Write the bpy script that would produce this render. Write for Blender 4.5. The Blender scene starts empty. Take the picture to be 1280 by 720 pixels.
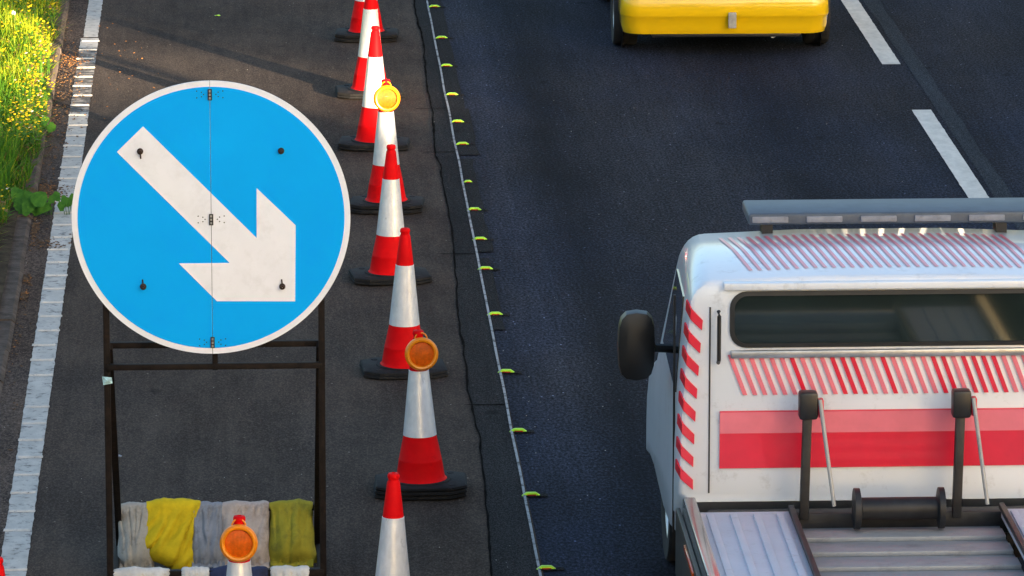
import bpy, bmesh, math, random
from mathutils import Vector, Matrix, noise
R = math.radians
rnd = random.Random(7)
scene = bpy.context.scene
col = scene.collection

# ------------------------------------------------------------------ camera
F = 7111.1; H = 8.53
PITCH = math.atan(1540/F); YAW = math.atan(350/F*math.cos(PITCH))
cp, sp, cy, sy = math.cos(PITCH), math.sin(PITCH), math.cos(YAW), math.sin(YAW)
FWD = Vector((sy*cp, cy*cp, -sp)); RT = Vector((cy, -sy, 0)); UP = Vector((sy*sp, cy*sp, cp))
CAM = Vector((0, 0, H))
def at(px, py, z=0.0):
    d = FWD*F + RT*(px-640) - UP*(py-360)
    t = (z-H)/d.z
    return CAM + d*t
def atY(px, py, Y):
    d = FWD*F + RT*(px-640) - UP*(py-360)
    return CAM + d*(Y/d.y)
cd = bpy.data.cameras.new('camera'); cam = bpy.data.objects.new('camera', cd); col.objects.link(cam)
cam.location = CAM; cam.rotation_euler = FWD.to_track_quat('-Z', 'Y').to_euler()
cd.sensor_width = 36; cd.lens = F/1280*36; cd.clip_end = 3000; cd.clip_start = 0.5
scene.camera = cam

# ------------------------------------------------------------------ light
SUN_EL = 8.0
SD = Vector((0.5, -0.866, math.tan(R(SUN_EL)))).normalized()     # towards the sun
w = bpy.data.worlds.new('World'); scene.world = w; w.use_nodes = True
nt = w.node_tree; bg = nt.nodes['Background']
sky = nt.nodes.new('ShaderNodeTexSky'); sky.sky_type = 'NISHITA'; sky.sun_disc = False
sky.sun_elevation = R(SUN_EL); sky.sun_rotation = math.atan2(SD.x, SD.y)
nt.links.new(sky.outputs[0], bg.inputs[0]); bg.inputs[1].default_value = 0.085; sky.dust_density = 3.0; sky.ozone_density = 1.7; sky.air_density = 1.0
sl = bpy.data.lights.new('sun', 'SUN'); sl.energy = 5; sl.angle = R(0.5); sl.color = (1.0, 0.80, 0.55)
so = bpy.data.objects.new('sun', sl); col.objects.link(so); so.location = (20, -30, 30)
so.rotation_euler = (-SD).to_track_quat('-Z', 'Y').to_euler()
scene.view_settings.view_transform = 'Standard'; scene.view_settings.look = 'None'
scene.view_settings.exposure = 2.68; scene.view_settings.gamma = 1
scene.view_settings.use_curve_mapping = False

# ------------------------------------------------------------------ materials
def new_mat(name):
    m = bpy.data.materials.new(name); m.use_nodes = True
    return m, m.node_tree, m.node_tree.nodes['Principled BSDF']
def N(nt, t, **kw):
    n = nt.nodes.new(t)
    for k, v in kw.items():
        if k in n.inputs: n.inputs[k].default_value = v
        else: setattr(n, k, v)
    return n
def coords(nt, scale=(1, 1, 1)):
    tc = N(nt, 'ShaderNodeTexCoord'); mp = N(nt, 'ShaderNodeMapping'); mp.inputs['Scale'].default_value = scale
    nt.links.new(tc.outputs['Object'], mp.inputs[0]); return mp.outputs[0]
def ramp(nt, src, stops):
    r = N(nt, 'ShaderNodeValToRGB'); e = r.color_ramp.elements
    while len(e) < len(stops): e.new(0.5)
    for i, (p, c) in enumerate(stops):
        e[i].position = p; e[i].color = (*c, 1) if len(c) == 3 else c
    nt.links.new(src, r.inputs[0]); return r.outputs[0]
def mix(nt, fac, a, b, blend='MIX'):
    m = N(nt, 'ShaderNodeMix', data_type='RGBA', blend_type=blend)
    for i, v in ((0, fac), (6, a), (7, b)):
        if isinstance(v, (int, float)): m.inputs[i].default_value = v
        elif isinstance(v, tuple): m.inputs[i].default_value = (*v, 1)
        else: nt.links.new(v, m.inputs[i])
    return m.outputs[2]
def bump(nt, b, src, strength=0.3, dist=0.01):
    n = N(nt, 'ShaderNodeBump'); n.inputs['Strength'].default_value = strength; n.inputs['Distance'].default_value = dist
    nt.links.new(src, n.inputs['Height']); nt.links.new(n.outputs[0], b.inputs['Normal'])
def noise_tex(nt, vec, scale, detail=4, rough=0.6):
    n = N(nt, 'ShaderNodeTexNoise'); n.inputs['Scale'].default_value = scale
    n.inputs['Detail'].default_value = detail; n.inputs['Roughness'].default_value = rough
    nt.links.new(vec, n.inputs['Vector']); return n.outputs[0]
def M(name, c, rough=0.5, metal=0, var=0.25, scale=12, dirt=None, dirt_scale=5, dirt_lo=0.55, dirt_hi=0.75, bmp=0.0, bscale=60, coat=0, trans=0, stretch=(1, 1, 1), spec=0.5, vary=False):
    m, nt, b = new_mat(name)
    v = coords(nt, stretch)
    if vary:
        oi = N(nt, 'ShaderNodeObjectInfo'); va = N(nt, 'ShaderNodeVectorMath', operation='SCALE'); va.inputs[0].default_value = (37, 71, 53)
        nt.links.new(oi.outputs['Random'], va.inputs['Scale']); vb_ = N(nt, 'ShaderNodeVectorMath', operation='ADD')
        nt.links.new(v, vb_.inputs[0]); nt.links.new(va.outputs[0], vb_.inputs[1]); v = vb_.outputs[0]
    lo = tuple(x*(1-var) for x in c); hi = tuple(min(1, x*(1+var)) for x in c)
    cc = ramp(nt, noise_tex(nt, v, scale), [(0.3, lo), (0.7, hi)])
    if dirt:
        f = ramp(nt, noise_tex(nt, v, dirt_scale, 6, 0.7), [(dirt_lo, (0, 0, 0)), (dirt_hi, (1, 1, 1))])
        cc = mix(nt, f, cc, dirt)
    nt.links.new(cc, b.inputs['Base Color'])
    b.inputs['Roughness'].default_value = rough; b.inputs['Metallic'].default_value = metal
    b.inputs['Coat Weight'].default_value = coat; b.inputs['Transmission Weight'].default_value = trans
    b.inputs['Specular IOR Level'].default_value = spec
    if bmp: bump(nt, b, noise_tex(nt, v, bscale), bmp, 0.01)
    return m

def asphalt(name, base, stone, tint, grain=90, stone_amt=(0.62, 0.72), tracks=None, patchy=0.35, dust=None, con=1.0):
    m, nt, b = new_mat(name)
    v = coords(nt)
    vg = coords(nt, (1, 0.45, 1)); n1 = noise_tex(nt, vg, grain, 3, 0.8)
    c = ramp(nt, n1, [(0.36, tuple(x*(1-0.65*con) for x in base)), (0.50, base), (0.62, tuple(x*(1+1.3*con) for x in base))])
    vs = coords(nt, (1, 0.55, 1))
    n2 = noise_tex(nt, vs, grain*0.62, 2, 0.6)
    f = ramp(nt, n2, [(stone_amt[0], (0, 0, 0)), (stone_amt[1], (1, 1, 1))])
    c = mix(nt, f, c, stone)
    # isolated pale stones
    vo = N(nt, 'ShaderNodeTexVoronoi'); vo.inputs['Scale'].default_value = 14; nt.links.new(vs, vo.inputs['Vector'])
    d = ramp(nt, vo.outputs['Distance'], [(0.07, (1, 1, 1)), (0.11, (0, 0, 0))])
    sep = N(nt, 'ShaderNodeSeparateColor'); nt.links.new(vo.outputs['Color'], sep.inputs[0])
    pick = ramp(nt, sep.outputs[0], [(0.80, (0, 0, 0)), (0.88, (1, 1, 1))])
    fm = mix(nt, 1.0, d, pick, 'MULTIPLY')
    c = mix(nt, fm, c, tuple(min(1, x*2.6) for x in stone))
    vb = coords(nt, (1.0, 0.35, 1))
    big = ramp(nt, noise_tex(nt, vb, 1.1, 5, 0.65), [(0.3, (1-patchy,)*3), (0.7, (1+patchy*0.8,)*3)])
    c = mix(nt, 1.0, c, big, 'MULTIPLY')
    if tint:
        t = ramp(nt, noise_tex(nt, vb, 0.5, 3), [(0.38, (0, 0, 0)), (0.62, (1, 1, 1))])
        c = mix(nt, t, c, mix(nt, 1.0, c, tint, 'MULTIPLY'))
    if tracks:
        tc = N(nt, 'ShaderNodeTexCoord'); sx = N(nt, 'ShaderNodeSeparateXYZ'); nt.links.new(tc.outputs['Object'], sx.inputs[0])
        vt = coords(nt, (1.0, 0.25, 1)); nn = noise_tex(nt, vt, 1.6, 3)
        ad = N(nt, 'ShaderNodeMath', operation='MULTIPLY_ADD'); nt.links.new(nn, ad.inputs[0]); ad.inputs[1].default_value = 0.35; nt.links.new(sx.outputs[0], ad.inputs[2])
        mr = N(nt, 'ShaderNodeMapRange'); nt.links.new(ad.outputs[0], mr.inputs[0]); mr.inputs[1].default_value = 0; mr.inputs[2].default_value = 10
        tr = ramp(nt, mr.outputs[0], [(p/10, (q,)*3) for p, q in tracks])
        c = mix(nt, 1.0, c, tr, 'MULTIPLY')
    vw = coords(nt, (1, 0.6, 1)); vo2 = N(nt, 'ShaderNodeTexVoronoi'); vo2.inputs['Scale'].default_value = 1.6; nt.links.new(vw, vo2.inputs['Vector'])
    wob = noise_tex(nt, vw, 14, 3); wm = N(nt, 'ShaderNodeMath', operation='MULTIPLY_ADD'); nt.links.new(wob, wm.inputs[0]); wm.inputs[1].default_value = 0.22; nt.links.new(vo2.outputs['Distance'], wm.inputs[2])
    st = ramp(nt, wm.outputs[0], [(0.15, (0.50,)*3), (0.19, (1, 1, 1))])
    c = mix(nt, 1.0, c, st, 'MULTIPLY')
    sc_ = coords(nt, (9, 0.35, 1)); fs_ = ramp(nt, noise_tex(nt, sc_, 1.5, 5, 0.7), [(0.35, (0.86,)*3), (0.65, (1.14,)*3)])
    c = mix(nt, 1.0, c, fs_, 'MULTIPLY')
    if dust:
        f = ramp(nt, noise_tex(nt, vb, 2.2, 6, 0.7), [(0.45, (0, 0, 0)), (0.75, (0.55,)*3)])
        c = mix(nt, f, c, dust)
    nt.links.new(c, b.inputs['Base Color'])
    b.inputs['Roughness'].default_value = 0.95; b.inputs['Specular IOR Level'].default_value = 0.08
    bump(nt, b, n1, 0.6, 0.008)
    return m

MAT = {}
MAT['lane'] = asphalt('carriageway_asphalt', (0.0205, 0.0205, 0.0255), (0.062, 0.063, 0.080), (0.82, 1.0, 1.35), 55,
                      tracks=[(1.8, 0.9), (2.2, 1.25), (2.6, 0.5), (3.05, 0.95), (3.8, 1.2), (4.5, 0.62), (5.2, 1.05), (6.0, 0.8), (6.6, 1.15), (7.4, 0.85)])
MAT['shoulder'] = asphalt('shoulder_asphalt', (0.056, 0.043, 0.0355), (0.082, 0.069, 0.060), (1.0, 0.94, 0.88), 80,
                          con=0.6, stone_amt=(0.68, 0.80), patchy=0.32, dust=(0.092, 0.070, 0.052))
MAT['strip'] = asphalt('joint_asphalt', (0.022, 0.0205, 0.0205), (0.034, 0.032, 0.032), None, 100, stone_amt=(0.7, 0.82), patchy=0.3)
MAT['strip2'] = asphalt('joint_asphalt_dark', (0.0165, 0.0155, 0.016), (0.027, 0.026, 0.027), None, 100, stone_amt=(0.7, 0.82), patchy=0.3)
MAT['seal'] = asphalt('sealed_band', (0.026, 0.031, 0.039), (0.036, 0.042, 0.05), None, 110, stone_amt=(0.7, 0.85), patchy=0.2)
MAT['gutter'] = asphalt('gutter_asphalt', (0.062, 0.050, 0.044), (0.10, 0.085, 0.075), (1.15, 0.95, 0.8), 70, patchy=0.45, dust=(0.12, 0.085, 0.062))
MAT['crack'] = M('bitumen_crack', (0.013, 0.012, 0.011), 1.0, var=0.5, spec=0.0)
MAT['kerb'] = M('kerb_concrete', (0.115, 0.088, 0.072), 0.9, var=0.4, scale=9, spec=0.1, dirt=(0.045, 0.036, 0.028), dirt_scale=7, dirt_lo=0.45, dirt_hi=0.7, bmp=0.4)
MAT['soil'] = M('verge_soil', (0.060, 0.045, 0.030), 0.95, spec=0.05, var=0.5, scale=9, bmp=0.6, bscale=30)
MAT['field'] = M('field_green', (0.06, 0.085, 0.025), 0.95, var=0.4, scale=3)

def paint(name, c, worn, lo, hi, sc=28, dark=(0.05, 0.048, 0.045)):
    m, nt, b = new_mat(name)
    v = coords(nt, (1, 0.5, 1)); v2 = coords(nt, (1, 1, 1))
    cc = ramp(nt, noise_tex(nt, v, 10, 5, 0.7), [(0.3, tuple(x*0.72 for x in c)), (0.65, c)])
    f = ramp(nt, noise_tex(nt, v2, sc, 6, 0.75), [(lo, (0, 0, 0)), (hi, (1, 1, 1))])
    cc = mix(nt, f, cc, dark)
    nt.links.new(cc, b.inputs['Base Color']); b.inputs['Roughness'].default_value = 0.75
    bump(nt, b, noise_tex(nt, v2, 90), 0.3, 0.005)
    return m
MAT['dash'] = paint('lane_line_paint', (0.66, 0.63, 0.57), 0, 0.66, 0.72, 22)
MAT['edge'] = paint('edge_line_paint', (0.55, 0.51, 0.455), 0, 0.53, 0.66, 13, (0.10, 0.09, 0.085))
MAT['edge_worn'] = paint('edge_line_worn', (0.34, 0.30, 0.26), 0, 0.42, 0.52, 9, (0.06, 0.05, 0.042))
MAT['rib'] = paint('rib_paint', (0.62, 0.585, 0.53), 0, 0.58, 0.7, 30, (0.1, 0.09, 0.085))
MAT['seam'] = paint('seam_paint', (0.36, 0.36, 0.36), 0, 0.50, 0.62, 9)
MAT['rubber'] = M('cone_base_rubber', (0.018, 0.0175, 0.018), 0.8, vary=True, spec=0.15, var=0.3, scale=15, dirt=(0.040, 0.037, 0.034), dirt_scale=11, bmp=0.3)
MAT['red'] = M('cone_red', (0.72, 0.004, 0.006), 0.55, var=0.10, scale=9, dirt=(0.34, 0.008, 0.008), dirt_scale=7, dirt_lo=0.58, dirt_hi=0.85, spec=0.06, vary=True)
MAT['sleeve'] = M('retroreflective_sleeve', (0.84, 0.84, 0.86), 0.30, var=0.10, scale=26, dirt=(0.36, 0.35, 0.35), dirt_scale=15, dirt_lo=0.62, dirt_hi=0.76, bmp=0.3, bscale=24, metal=0.35, stretch=(1, 1, 0.5), vary=True)
MAT['amber_ring'] = M('amber_housing', (0.86, 0.25, 0.002), 0.3, var=0.08)
MAT['amber_dark'] = M('amber_lens', (0.66, 0.11, 0.002), 0.42, spec=0.2, var=0.25, scale=40, coat=0.08)
MAT['black'] = M('black_plastic', (0.012, 0.012, 0.013), 0.4, var=0.2)
MAT['tyre'] = M('tyre_rubber', (0.015, 0.015, 0.016), 0.8, var=0.25)
MAT['frame'] = M('rusty_steel', (0.012, 0.0085, 0.007), 0.7, metal=0.0, spec=0.15, var=0.5, scale=18, dirt=(0.032, 0.016, 0.010), dirt_scale=14, dirt_lo=0.58, dirt_hi=0.8, bmp=0.3)
MAT['sign_blue'] = M('sign_blue_sheeting', (0.0, 0.41, 1.0), 0.45, var=0.03, scale=3, dirt=(0.0, 0.35, 1.0), dirt_scale=2.5, dirt_lo=0.5, dirt_hi=0.9, spec=0.12)
MAT['sign_white'] = M('sign_white_sheeting', (0.87, 0.87, 0.92), 0.4, var=0.03, scale=5, dirt=(0.76, 0.76, 0.79), dirt_scale=9, dirt_lo=0.5, dirt_hi=0.8)
MAT['steel'] = M('galvanised_steel', (0.45, 0.46, 0.48), 0.35, metal=0.8, var=0.2)
MAT['rust'] = M('rusty_bolt', (0.045, 0.022, 0.012), 0.7, metal=0.3, var=0.5, scale=80)
MAT['lime'] = M('lime_plastic', (0.42, 0.80, 0.01), 0.5, var=0.1, scale=40, dirt=(0.22, 0.35, 0.03), dirt_scale=30, dirt_lo=0.58, dirt_hi=0.75, vary=True)
MAT['lens_red'] = M('red_reflector', (0.42, 0.03, 0.01), 0.25, var=0.2, coat=0.5)
def cloth(name, c, dirt, lo=0.5, hi=0.75):
    return M(name, c, 0.85, var=0.18, scale=14, dirt=dirt, dirt_scale=10, dirt_lo=lo, dirt_hi=hi, bmp=0.25, bscale=30, spec=0.15)
MAT['bag_grey'] = cloth('hessian_grey', (0.36, 0.345, 0.31), (0.17, 0.15, 0.125))
MAT['bag_blue'] = cloth('hessian_blue_grey', (0.24, 0.26, 0.30), (0.12, 0.12, 0.13))
MAT['bag_pink'] = cloth('hessian_buff', (0.44, 0.375, 0.34), (0.2, 0.16, 0.14))
MAT['bag_yellow'] = cloth('woven_yellow', (0.62, 0.45, 0.015), (0.36, 0.20, 0.015), 0.62, 0.85)
MAT['bag_olive'] = cloth('woven_olive', (0.31, 0.275, 0.03), (0.14, 0.13, 0.03))
MAT['bag_white'] = cloth('woven_white', (0.58, 0.56, 0.52), (0.45, 0.28, 0.06), 0.6, 0.8)
MAT['bag_navy'] = cloth('woven_navy', (0.03, 0.04, 0.09), (0.02, 0.02, 0.03))
MAT['white_paint'] = M('white_truck_paint', (0.76, 0.79, 0.84), 0.3, var=0.03, scale=2, dirt=(0.42, 0.42, 0.42), dirt_scale=7, dirt_lo=0.56, dirt_hi=0.85, coat=0.5)
MAT['dirty_white'] = M('scuffed_white_deck', (0.62, 0.64, 0.70), 0.5, var=0.06, scale=6, dirt=(0.42, 0.43, 0.46), dirt_scale=12, dirt_lo=0.55, dirt_hi=0.8)
MAT['truck_red'] = M('red_livery', (0.68, 0.012, 0.04), 0.3, var=0.08, scale=5, coat=0.4)
MAT['truck_pink'] = M('pale_red_livery', (0.74, 0.17, 0.22), 0.35, var=0.08, scale=5, coat=0.3)
MAT['alu'] = M('deck_aluminium', (0.38, 0.38, 0.38), 0.55, metal=0.3, var=0.12, scale=6, dirt=(0.16, 0.155, 0.15), dirt_scale=6, dirt_lo=0.5, dirt_hi=0.8)
MAT['dark_metal'] = M('dark_chassis', (0.022, 0.022, 0.024), 0.5, metal=0.3, var=0.4)
MAT['chrome'] = M('polished_rail', (0.55, 0.56, 0.60), 0.18, metal=0.9, var=0.1)
MAT['glass'] = M('tinted_glass', (0.012, 0.020, 0.018), 0.06, var=0.4, scale=1.5, coat=0.5)
MAT['seal_rubber'] = M('window_rubber', (0.02, 0.02, 0.02), 0.6)
MAT['orange'] = M('orange_marker', (0.85, 0.10, 0.005), 0.25, var=0.05, coat=0.5)
MAT['car_yellow'] = M('yellow_car_paint', (0.80, 0.50, 0.004), 0.22, var=0.02, scale=2, coat=0.8)
MAT['plate'] = M('number_plate', (0.60, 0.52, 0.05), 0.3)
MAT['concrete'] = M('bridge_concrete', (0.32, 0.31, 0.29), 0.85, var=0.2, scale=2, dirt=(0.15, 0.14, 0.13), dirt_scale=1.5)
MAT['bark'] = M('bark', (0.09, 0.065, 0.045), 0.9, var=0.4, scale=8, stretch=(3, 3, 0.5), bmp=0.6)

MAT['barblue'] = M('grey_blue_acrylic', (0.075, 0.095, 0.125), 0.5, var=0.15)
def leafmat(name, c1, c2, trans=0.35, sc=3):
    m, nt, b = new_mat(name)
    v = coords(nt)
    cc = ramp(nt, noise_tex(nt, v, sc, 4), [(0.35, c1), (0.65, c2)])
    nt.links.new(cc, b.inputs['Base Color']); b.inputs['Roughness'].default_value = 0.6; b.inputs['Specular IOR Level'].default_value = 0.25
    tr = N(nt, 'ShaderNodeBsdfTranslucent'); nt.links.new(cc, tr.inputs[0])
    ms = N(nt, 'ShaderNodeMixShader'); ms.inputs[0].default_value = trans
    nt.links.new(b.outputs[0], ms.inputs[1]); nt.links.new(tr.outputs[0], ms.inputs[2])
    nt.links.new(ms.outputs[0], nt.nodes['Material Output'].inputs[0]); return m
MAT['grass'] = leafmat('grass_blade', (0.045, 0.15, 0.010), (0.11, 0.25, 0.014), 0.45, 4)
MAT['grass_y'] = leafmat('grass_yellow_and_sunlit', (0.22, 0.36, 0.012), (0.42, 0.42, 0.02), 0.4, 4)  # yellow blades, doubling as the sunlit colour of the far verge
MAT['grass_d'] = leafmat('grass_dry', (0.16, 0.09, 0.03), (0.28, 0.17, 0.06), 0.3, 4)
MAT['flower'] = leafmat('yellow_petal', (0.75, 0.50, 0.005), (0.85, 0.62, 0.01), 0.3, 10)
MAT['petal_w'] = leafmat('white_petal', (0.7, 0.68, 0.6), (0.8, 0.78, 0.7), 0.3, 10)
MAT['leaf'] = leafmat('broad_leaf', (0.035, 0.13, 0.012), (0.08, 0.22, 0.02), 0.3, 20)
MAT['tree_leaf'] = leafmat('tree_leaf', (0.04, 0.08, 0.015), (0.08, 0.13, 0.02), 0.3, 1)
MAT['litter'] = M('dead_leaf', (0.30, 0.12, 0.025), 0.85, var=0.6, scale=30)
MAT['crumb'] = M('brown_debris', (0.10, 0.055, 0.025), 0.9, var=0.7, scale=40)
MAT['chip'] = M('pale_grit', (0.45, 0.42, 0.37), 0.8, var=0.4, scale=60)

# ------------------------------------------------------------------ mesh builder
class MB:
    def __init__(s): s.v = []; s.f = []; s.m = []; s.mi = 0
    def add(s, vs, fs, mi=None):
        o = len(s.v); s.v += [Vector(p) for p in vs]
        for f in fs: s.f.append([i+o for i in f]); s.m.append(s.mi if mi is None else mi)
        return s
    def box(s, a, b, mi=None, mat=None):
        x0, y0, z0 = a; x1, y1, z1 = b
        vs = [Vector(p) for p in ((x0,y0,z0),(x1,y0,z0),(x1,y1,z0),(x0,y1,z0),(x0,y0,z1),(x1,y0,z1),(x1,y1,z1),(x0,y1,z1))]
        if mat: vs = [mat @ p for p in vs]
        return s.add(vs, [(0,3,2,1),(4,5,6,7),(0,1,5,4),(1,2,6,5),(2,3,7,6),(3,0,4,7)], mi)
    def rings(s, rs, cap=True, mi=None, closed=True):
        n = len(rs[0]); vs = [p for r in rs for p in r]; fs = []
        for k in range(len(rs)-1):
            for i in range(n if closed else n-1):
                j = (i+1) % n
                fs.append((k*n+i, k*n+j, (k+1)*n+j, (k+1)*n+i))
        if cap and closed: fs += [tuple(reversed(range(n))), tuple(range((len(rs)-1)*n, len(rs)*n))]
        return s.add(vs, fs, mi)
    def lathe(s, prof, n=40, c=(0,0,0), cap=True, mi=None, mat=None):
        rs = []
        for r, z in prof:
            ring = [Vector((c[0]+r*math.cos(2*math.pi*i/n), c[1]+r*math.sin(2*math.pi*i/n), c[2]+z)) for i in range(n)]
            if mat: ring = [mat @ p for p in ring]
            rs.append(ring)
        return s.rings(rs, cap, mi)
    def tube(s, pts, r, n=10, mi=None, square=False, closed=False):
        pts = [Vector(p) for p in pts]; rs = []
        nn = 4 if square else n
        for i, p in enumerate(pts):
            a = pts[i-1] if (i > 0 or closed) else p; b = pts[(i+1) % len(pts)] if (i < len(pts)-1 or closed) else p
            d = (b-a).normalized(); ref = Vector((0, 0, 1)) if abs(d.z) < 0.95 else Vector((0, 1, 0))
            x = d.cross(ref).normalized(); y = x.cross(d).normalized()
            off = math.pi/4 if square else 0; rr = r[i] if isinstance(r, (list, tuple)) else r
            rr = rr*math.sqrt(2) if square else rr
            rs.append([p + x*rr*math.cos(2*math.pi*k/nn+off) + y*rr*math.sin(2*math.pi*k/nn+off) for k in range(nn)])
        if closed: rs.append(rs[0]); return s.rings(rs, False, mi)
        return s.rings(rs, True, mi)
    def prism(s, poly, d0, d1, plane='xz', mi=None):
        def P(u, v, d): return Vector((u, d, v)) if plane == 'xz' else (Vector((u, v, d)) if plane == 'xy' else Vector((d, u, v)))
        n = len(poly)
        vs = [P(u, v, d0) for u, v in poly] + [P(u, v, d1) for u, v in poly]
        fs = [tuple(range(n)), tuple(reversed(range(n, 2*n)))] + [(i, i+n, (i+1) % n + n, (i+1) % n) for i in range(n)]
        return s.add(vs, fs, mi)
    def build(s, name, mats, parent=None, smooth=False, bevel=0, seg=2, auto=35, sub=0):
        me = bpy.data.meshes.new(name); me.from_pydata([tuple(v) for v in s.v], [], s.f)
        if not isinstance(mats, (list, tuple)): mats = [mats]
        for m in mats: me.materials.append(MAT[m] if isinstance(m, str) else m)
        for p, mi in zip(me.polygons, s.m): p.material_index = mi
        bm = bmesh.new(); bm.from_mesh(me); bmesh.ops.remove_doubles(bm, verts=bm.verts, dist=1e-6)
        if len(bm.faces) < 30000: bmesh.ops.recalc_face_normals(bm, faces=bm.faces)
        if bevel:
            ed = [e for e in bm.edges if len(e.link_faces) == 2 and e.calc_face_angle(0) > R(30)]
            bmesh.ops.bevel(bm, geom=ed, offset=bevel, segments=seg, profile=0.5, affect='EDGES', clamp_overlap=True)
        if smooth or bevel:
            for f in bm.faces: f.smooth = True
            for e in bm.edges:
                if len(e.link_faces) == 2 and e.calc_face_angle(0) > R(auto): e.smooth = False
        bm.to_mesh(me); bm.free()
        o = bpy.data.objects.new(name, me); col.objects.link(o)
        if parent: o.parent = parent
        if sub:
            md = o.modifiers.new('sub', 'SUBSURF'); md.levels = sub; md.render_levels = sub
        return o
def tag(o, label=None, cat=None, group=None, kind=None):
    if label: o['label'] = label
    if cat: o['category'] = cat
    if group: o['group'] = group
    if kind: o['kind'] = kind
    return o
def empty(name, loc, rz=0):
    o = bpy.data.objects.new(name, None); col.objects.link(o); o.location = loc; o.rotation_euler = (0, 0, rz)
    o.empty_display_size = 0.2; return o
def copy_tree(o, parent=None):
    c = o.copy(); col.objects.link(c)
    if parent: c.parent = parent
    for ch in list(o.children): copy_tree(ch, c)
    return c

# ------------------------------------------------------------------ ground and road
def sheet(name, x0, x1, y0, y1, z, mat, kind='structure'):
    m = MB().add([(x0,y0,z),(x1,y0,z),(x1,y1,z),(x0,y1,z)], [(0,1,2,3)])
    return tag(m.build(name, mat), kind=kind)
sheet('ground', -1500, 1500, -1500, 1500, -0.03, 'field')
sheet('main_road', 1.60, 9.75, -120, 600, 0.0, 'lane')
sheet('far_carriageway', 12.2, 20.5, -120, 600, 0.0, 'lane')
sheet('closed_lane', -1.39, 1.70, -120, 600, 0.004, 'shoulder')
# gutter: a slightly uneven dirty strip between edge line and kerb
m = MB(); ny = 300
def jag(t, a, s): return a*noise.noise(Vector((t*s, 3.1, 0)))+a*0.5*noise.noise(Vector((t*s*3.7, 9.1, 0)))
for k in range(ny):
    ya, yb = -20+k*0.4, -20+(k+1)*0.4
    m.add([(-1.60, ya, 0.008), (-1.40+jag(ya, 0.03, 1.3), ya, 0.008), (-1.40+jag(yb, 0.03, 1.3), yb, 0.008), (-1.60, yb, 0.008)], [(0,1,2,3)])
tag(m.build('gutter', 'gutter'), kind='structure')
# patched strip along the wobbly seam
edge = [(517,0),(521,25),(528,48),(530,62),(531,82),(534,110),(541,143),(542,165),(544,196),(551,208),(553,230),(560,262),(565,290),(568,325),(571,360),(572,395),(577,425),(582,455),(585,490),(592,520),(600,550),(603,585),(607,620),(610,660),(614,715)]
L = [at(x, y) for x, y in edge]; L = [Vector((L[0].x, 90, 0))] + L + [Vector((L[-1].x, 20, 0))]
fine = []
for a, b in zip(L[:-1], L[1:]):
    n = max(1, int((a-b).length/0.12))
    for i in range(n):
        p = a.lerp(b, i/n); p.x += 0.012*noise.noise(Vector((p.y*3, 0, 0)))+0.005*noise.noise(Vector((p.y*11, 5, 0))); fine.append(p)
fine.append(L[-1])
SX = 1.690   # thin white seam line
def seamx(Y): return SX - 0.003*(40-Y)*0.5 + 0.006*noise.noise(Vector((Y*0.9, 7, 0)))
m = MB(); secs = [at(0, y).y for y in (142, 197, 325, 515)]
for a, b in zip(fine[:-1], fine[1:]):
    sec = sum(1 for s_ in secs if a.y < s_)
    mi = {0: 1, 1: 0, 2: 1, 3: 0, 4: 1}[sec] if sec != 4 else 0
    m.add([(a.x, a.y, 0.008), (b.x, b.y, 0.008), (seamx(b.y), b.y, 0.008), (seamx(a.y), a.y, 0.008)], [(0,1,2,3)], mi)
tag(m.build('road_joint_strip', ['strip', 'strip2']), kind='structure')
m = MB()
for a, b in zip(fine[:-1], fine[1:]):
    wd = 0.004+0.012*abs(noise.noise(Vector((a.y*4, 1, 0)))); w2 = 0.004+0.012*abs(noise.noise(Vector((b.y*4, 1, 0))))
    m.add([(a.x-wd, a.y, 0.012), (b.x-w2, b.y, 0.012), (b.x+w2, b.y, 0.012), (a.x+wd, a.y, 0.012)], [(0,1,2,3)])
for s_ in secs:
    m.add([(1.45, s_, 0.0125), (SX-0.01, s_, 0.0125), (SX-0.01, s_+0.018, 0.0125), (1.40, s_+0.018, 0.0125)], [(0,1,2,3)])
tag(m.build('road_crack', 'crack'), kind='structure')
# dark patches along right side of the seam line
m = MB()
for y0, y1, wd in ((-60, 142, 0.15), (142, 200, 0.18), (205, 322, 0.12), (330, 420, 0.09)):
    Ya, Yb = at(0, y1).y, at(0, y0).y; n = 24
    for i in range(n):
        a = Ya+(Yb-Ya)*i/n; b = Ya+(Yb-Ya)*(i+1)/n
        ea = SX+wd+0.02*noise.noise(Vector((a*2, 0, 0))); eb = SX+wd+0.02*noise.noise(Vector((b*2, 0, 0)))
        m.add([(seamx(a), a, 0.0085), (ea, a, 0.0085), (eb, b, 0.0085), (seamx(b), b, 0.0085)], [(0,1,2,3)])
tag(m.build('road_patch', 'strip2'), kind='structure')
m = MB(); Y = 20
while Y < 90:
    b = Y+0.25
    m.add([(seamx(Y)-0.008, Y, 0.016), (seamx(Y)+0.008, Y, 0.016), (seamx(b)+0.008, b, 0.016), (seamx(b)-0.008, b, 0.016)], [(0,1,2,3)]); Y = b
tag(m.build('seam_line', 'seam'), kind='structure')
# sealed band right of lane line
m = MB(); Y = 20
while Y < 90:
    b = Y+0.3
    f = lambda q: (5.74+0.015*noise.noise(Vector((q, 0, 0))), 5.88+0.03*noise.noise(Vector((q*1.5, 4, 0))))
    m.add([(f(Y)[0], Y, 0.003), (f(Y)[1], Y, 0.003), (f(b)[1], b, 0.003), (f(b)[0], b, 0.003)], [(0,1,2,3)]); Y = b
tag(m.build('sealed_joint', 'seal'), kind='structure')
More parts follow.
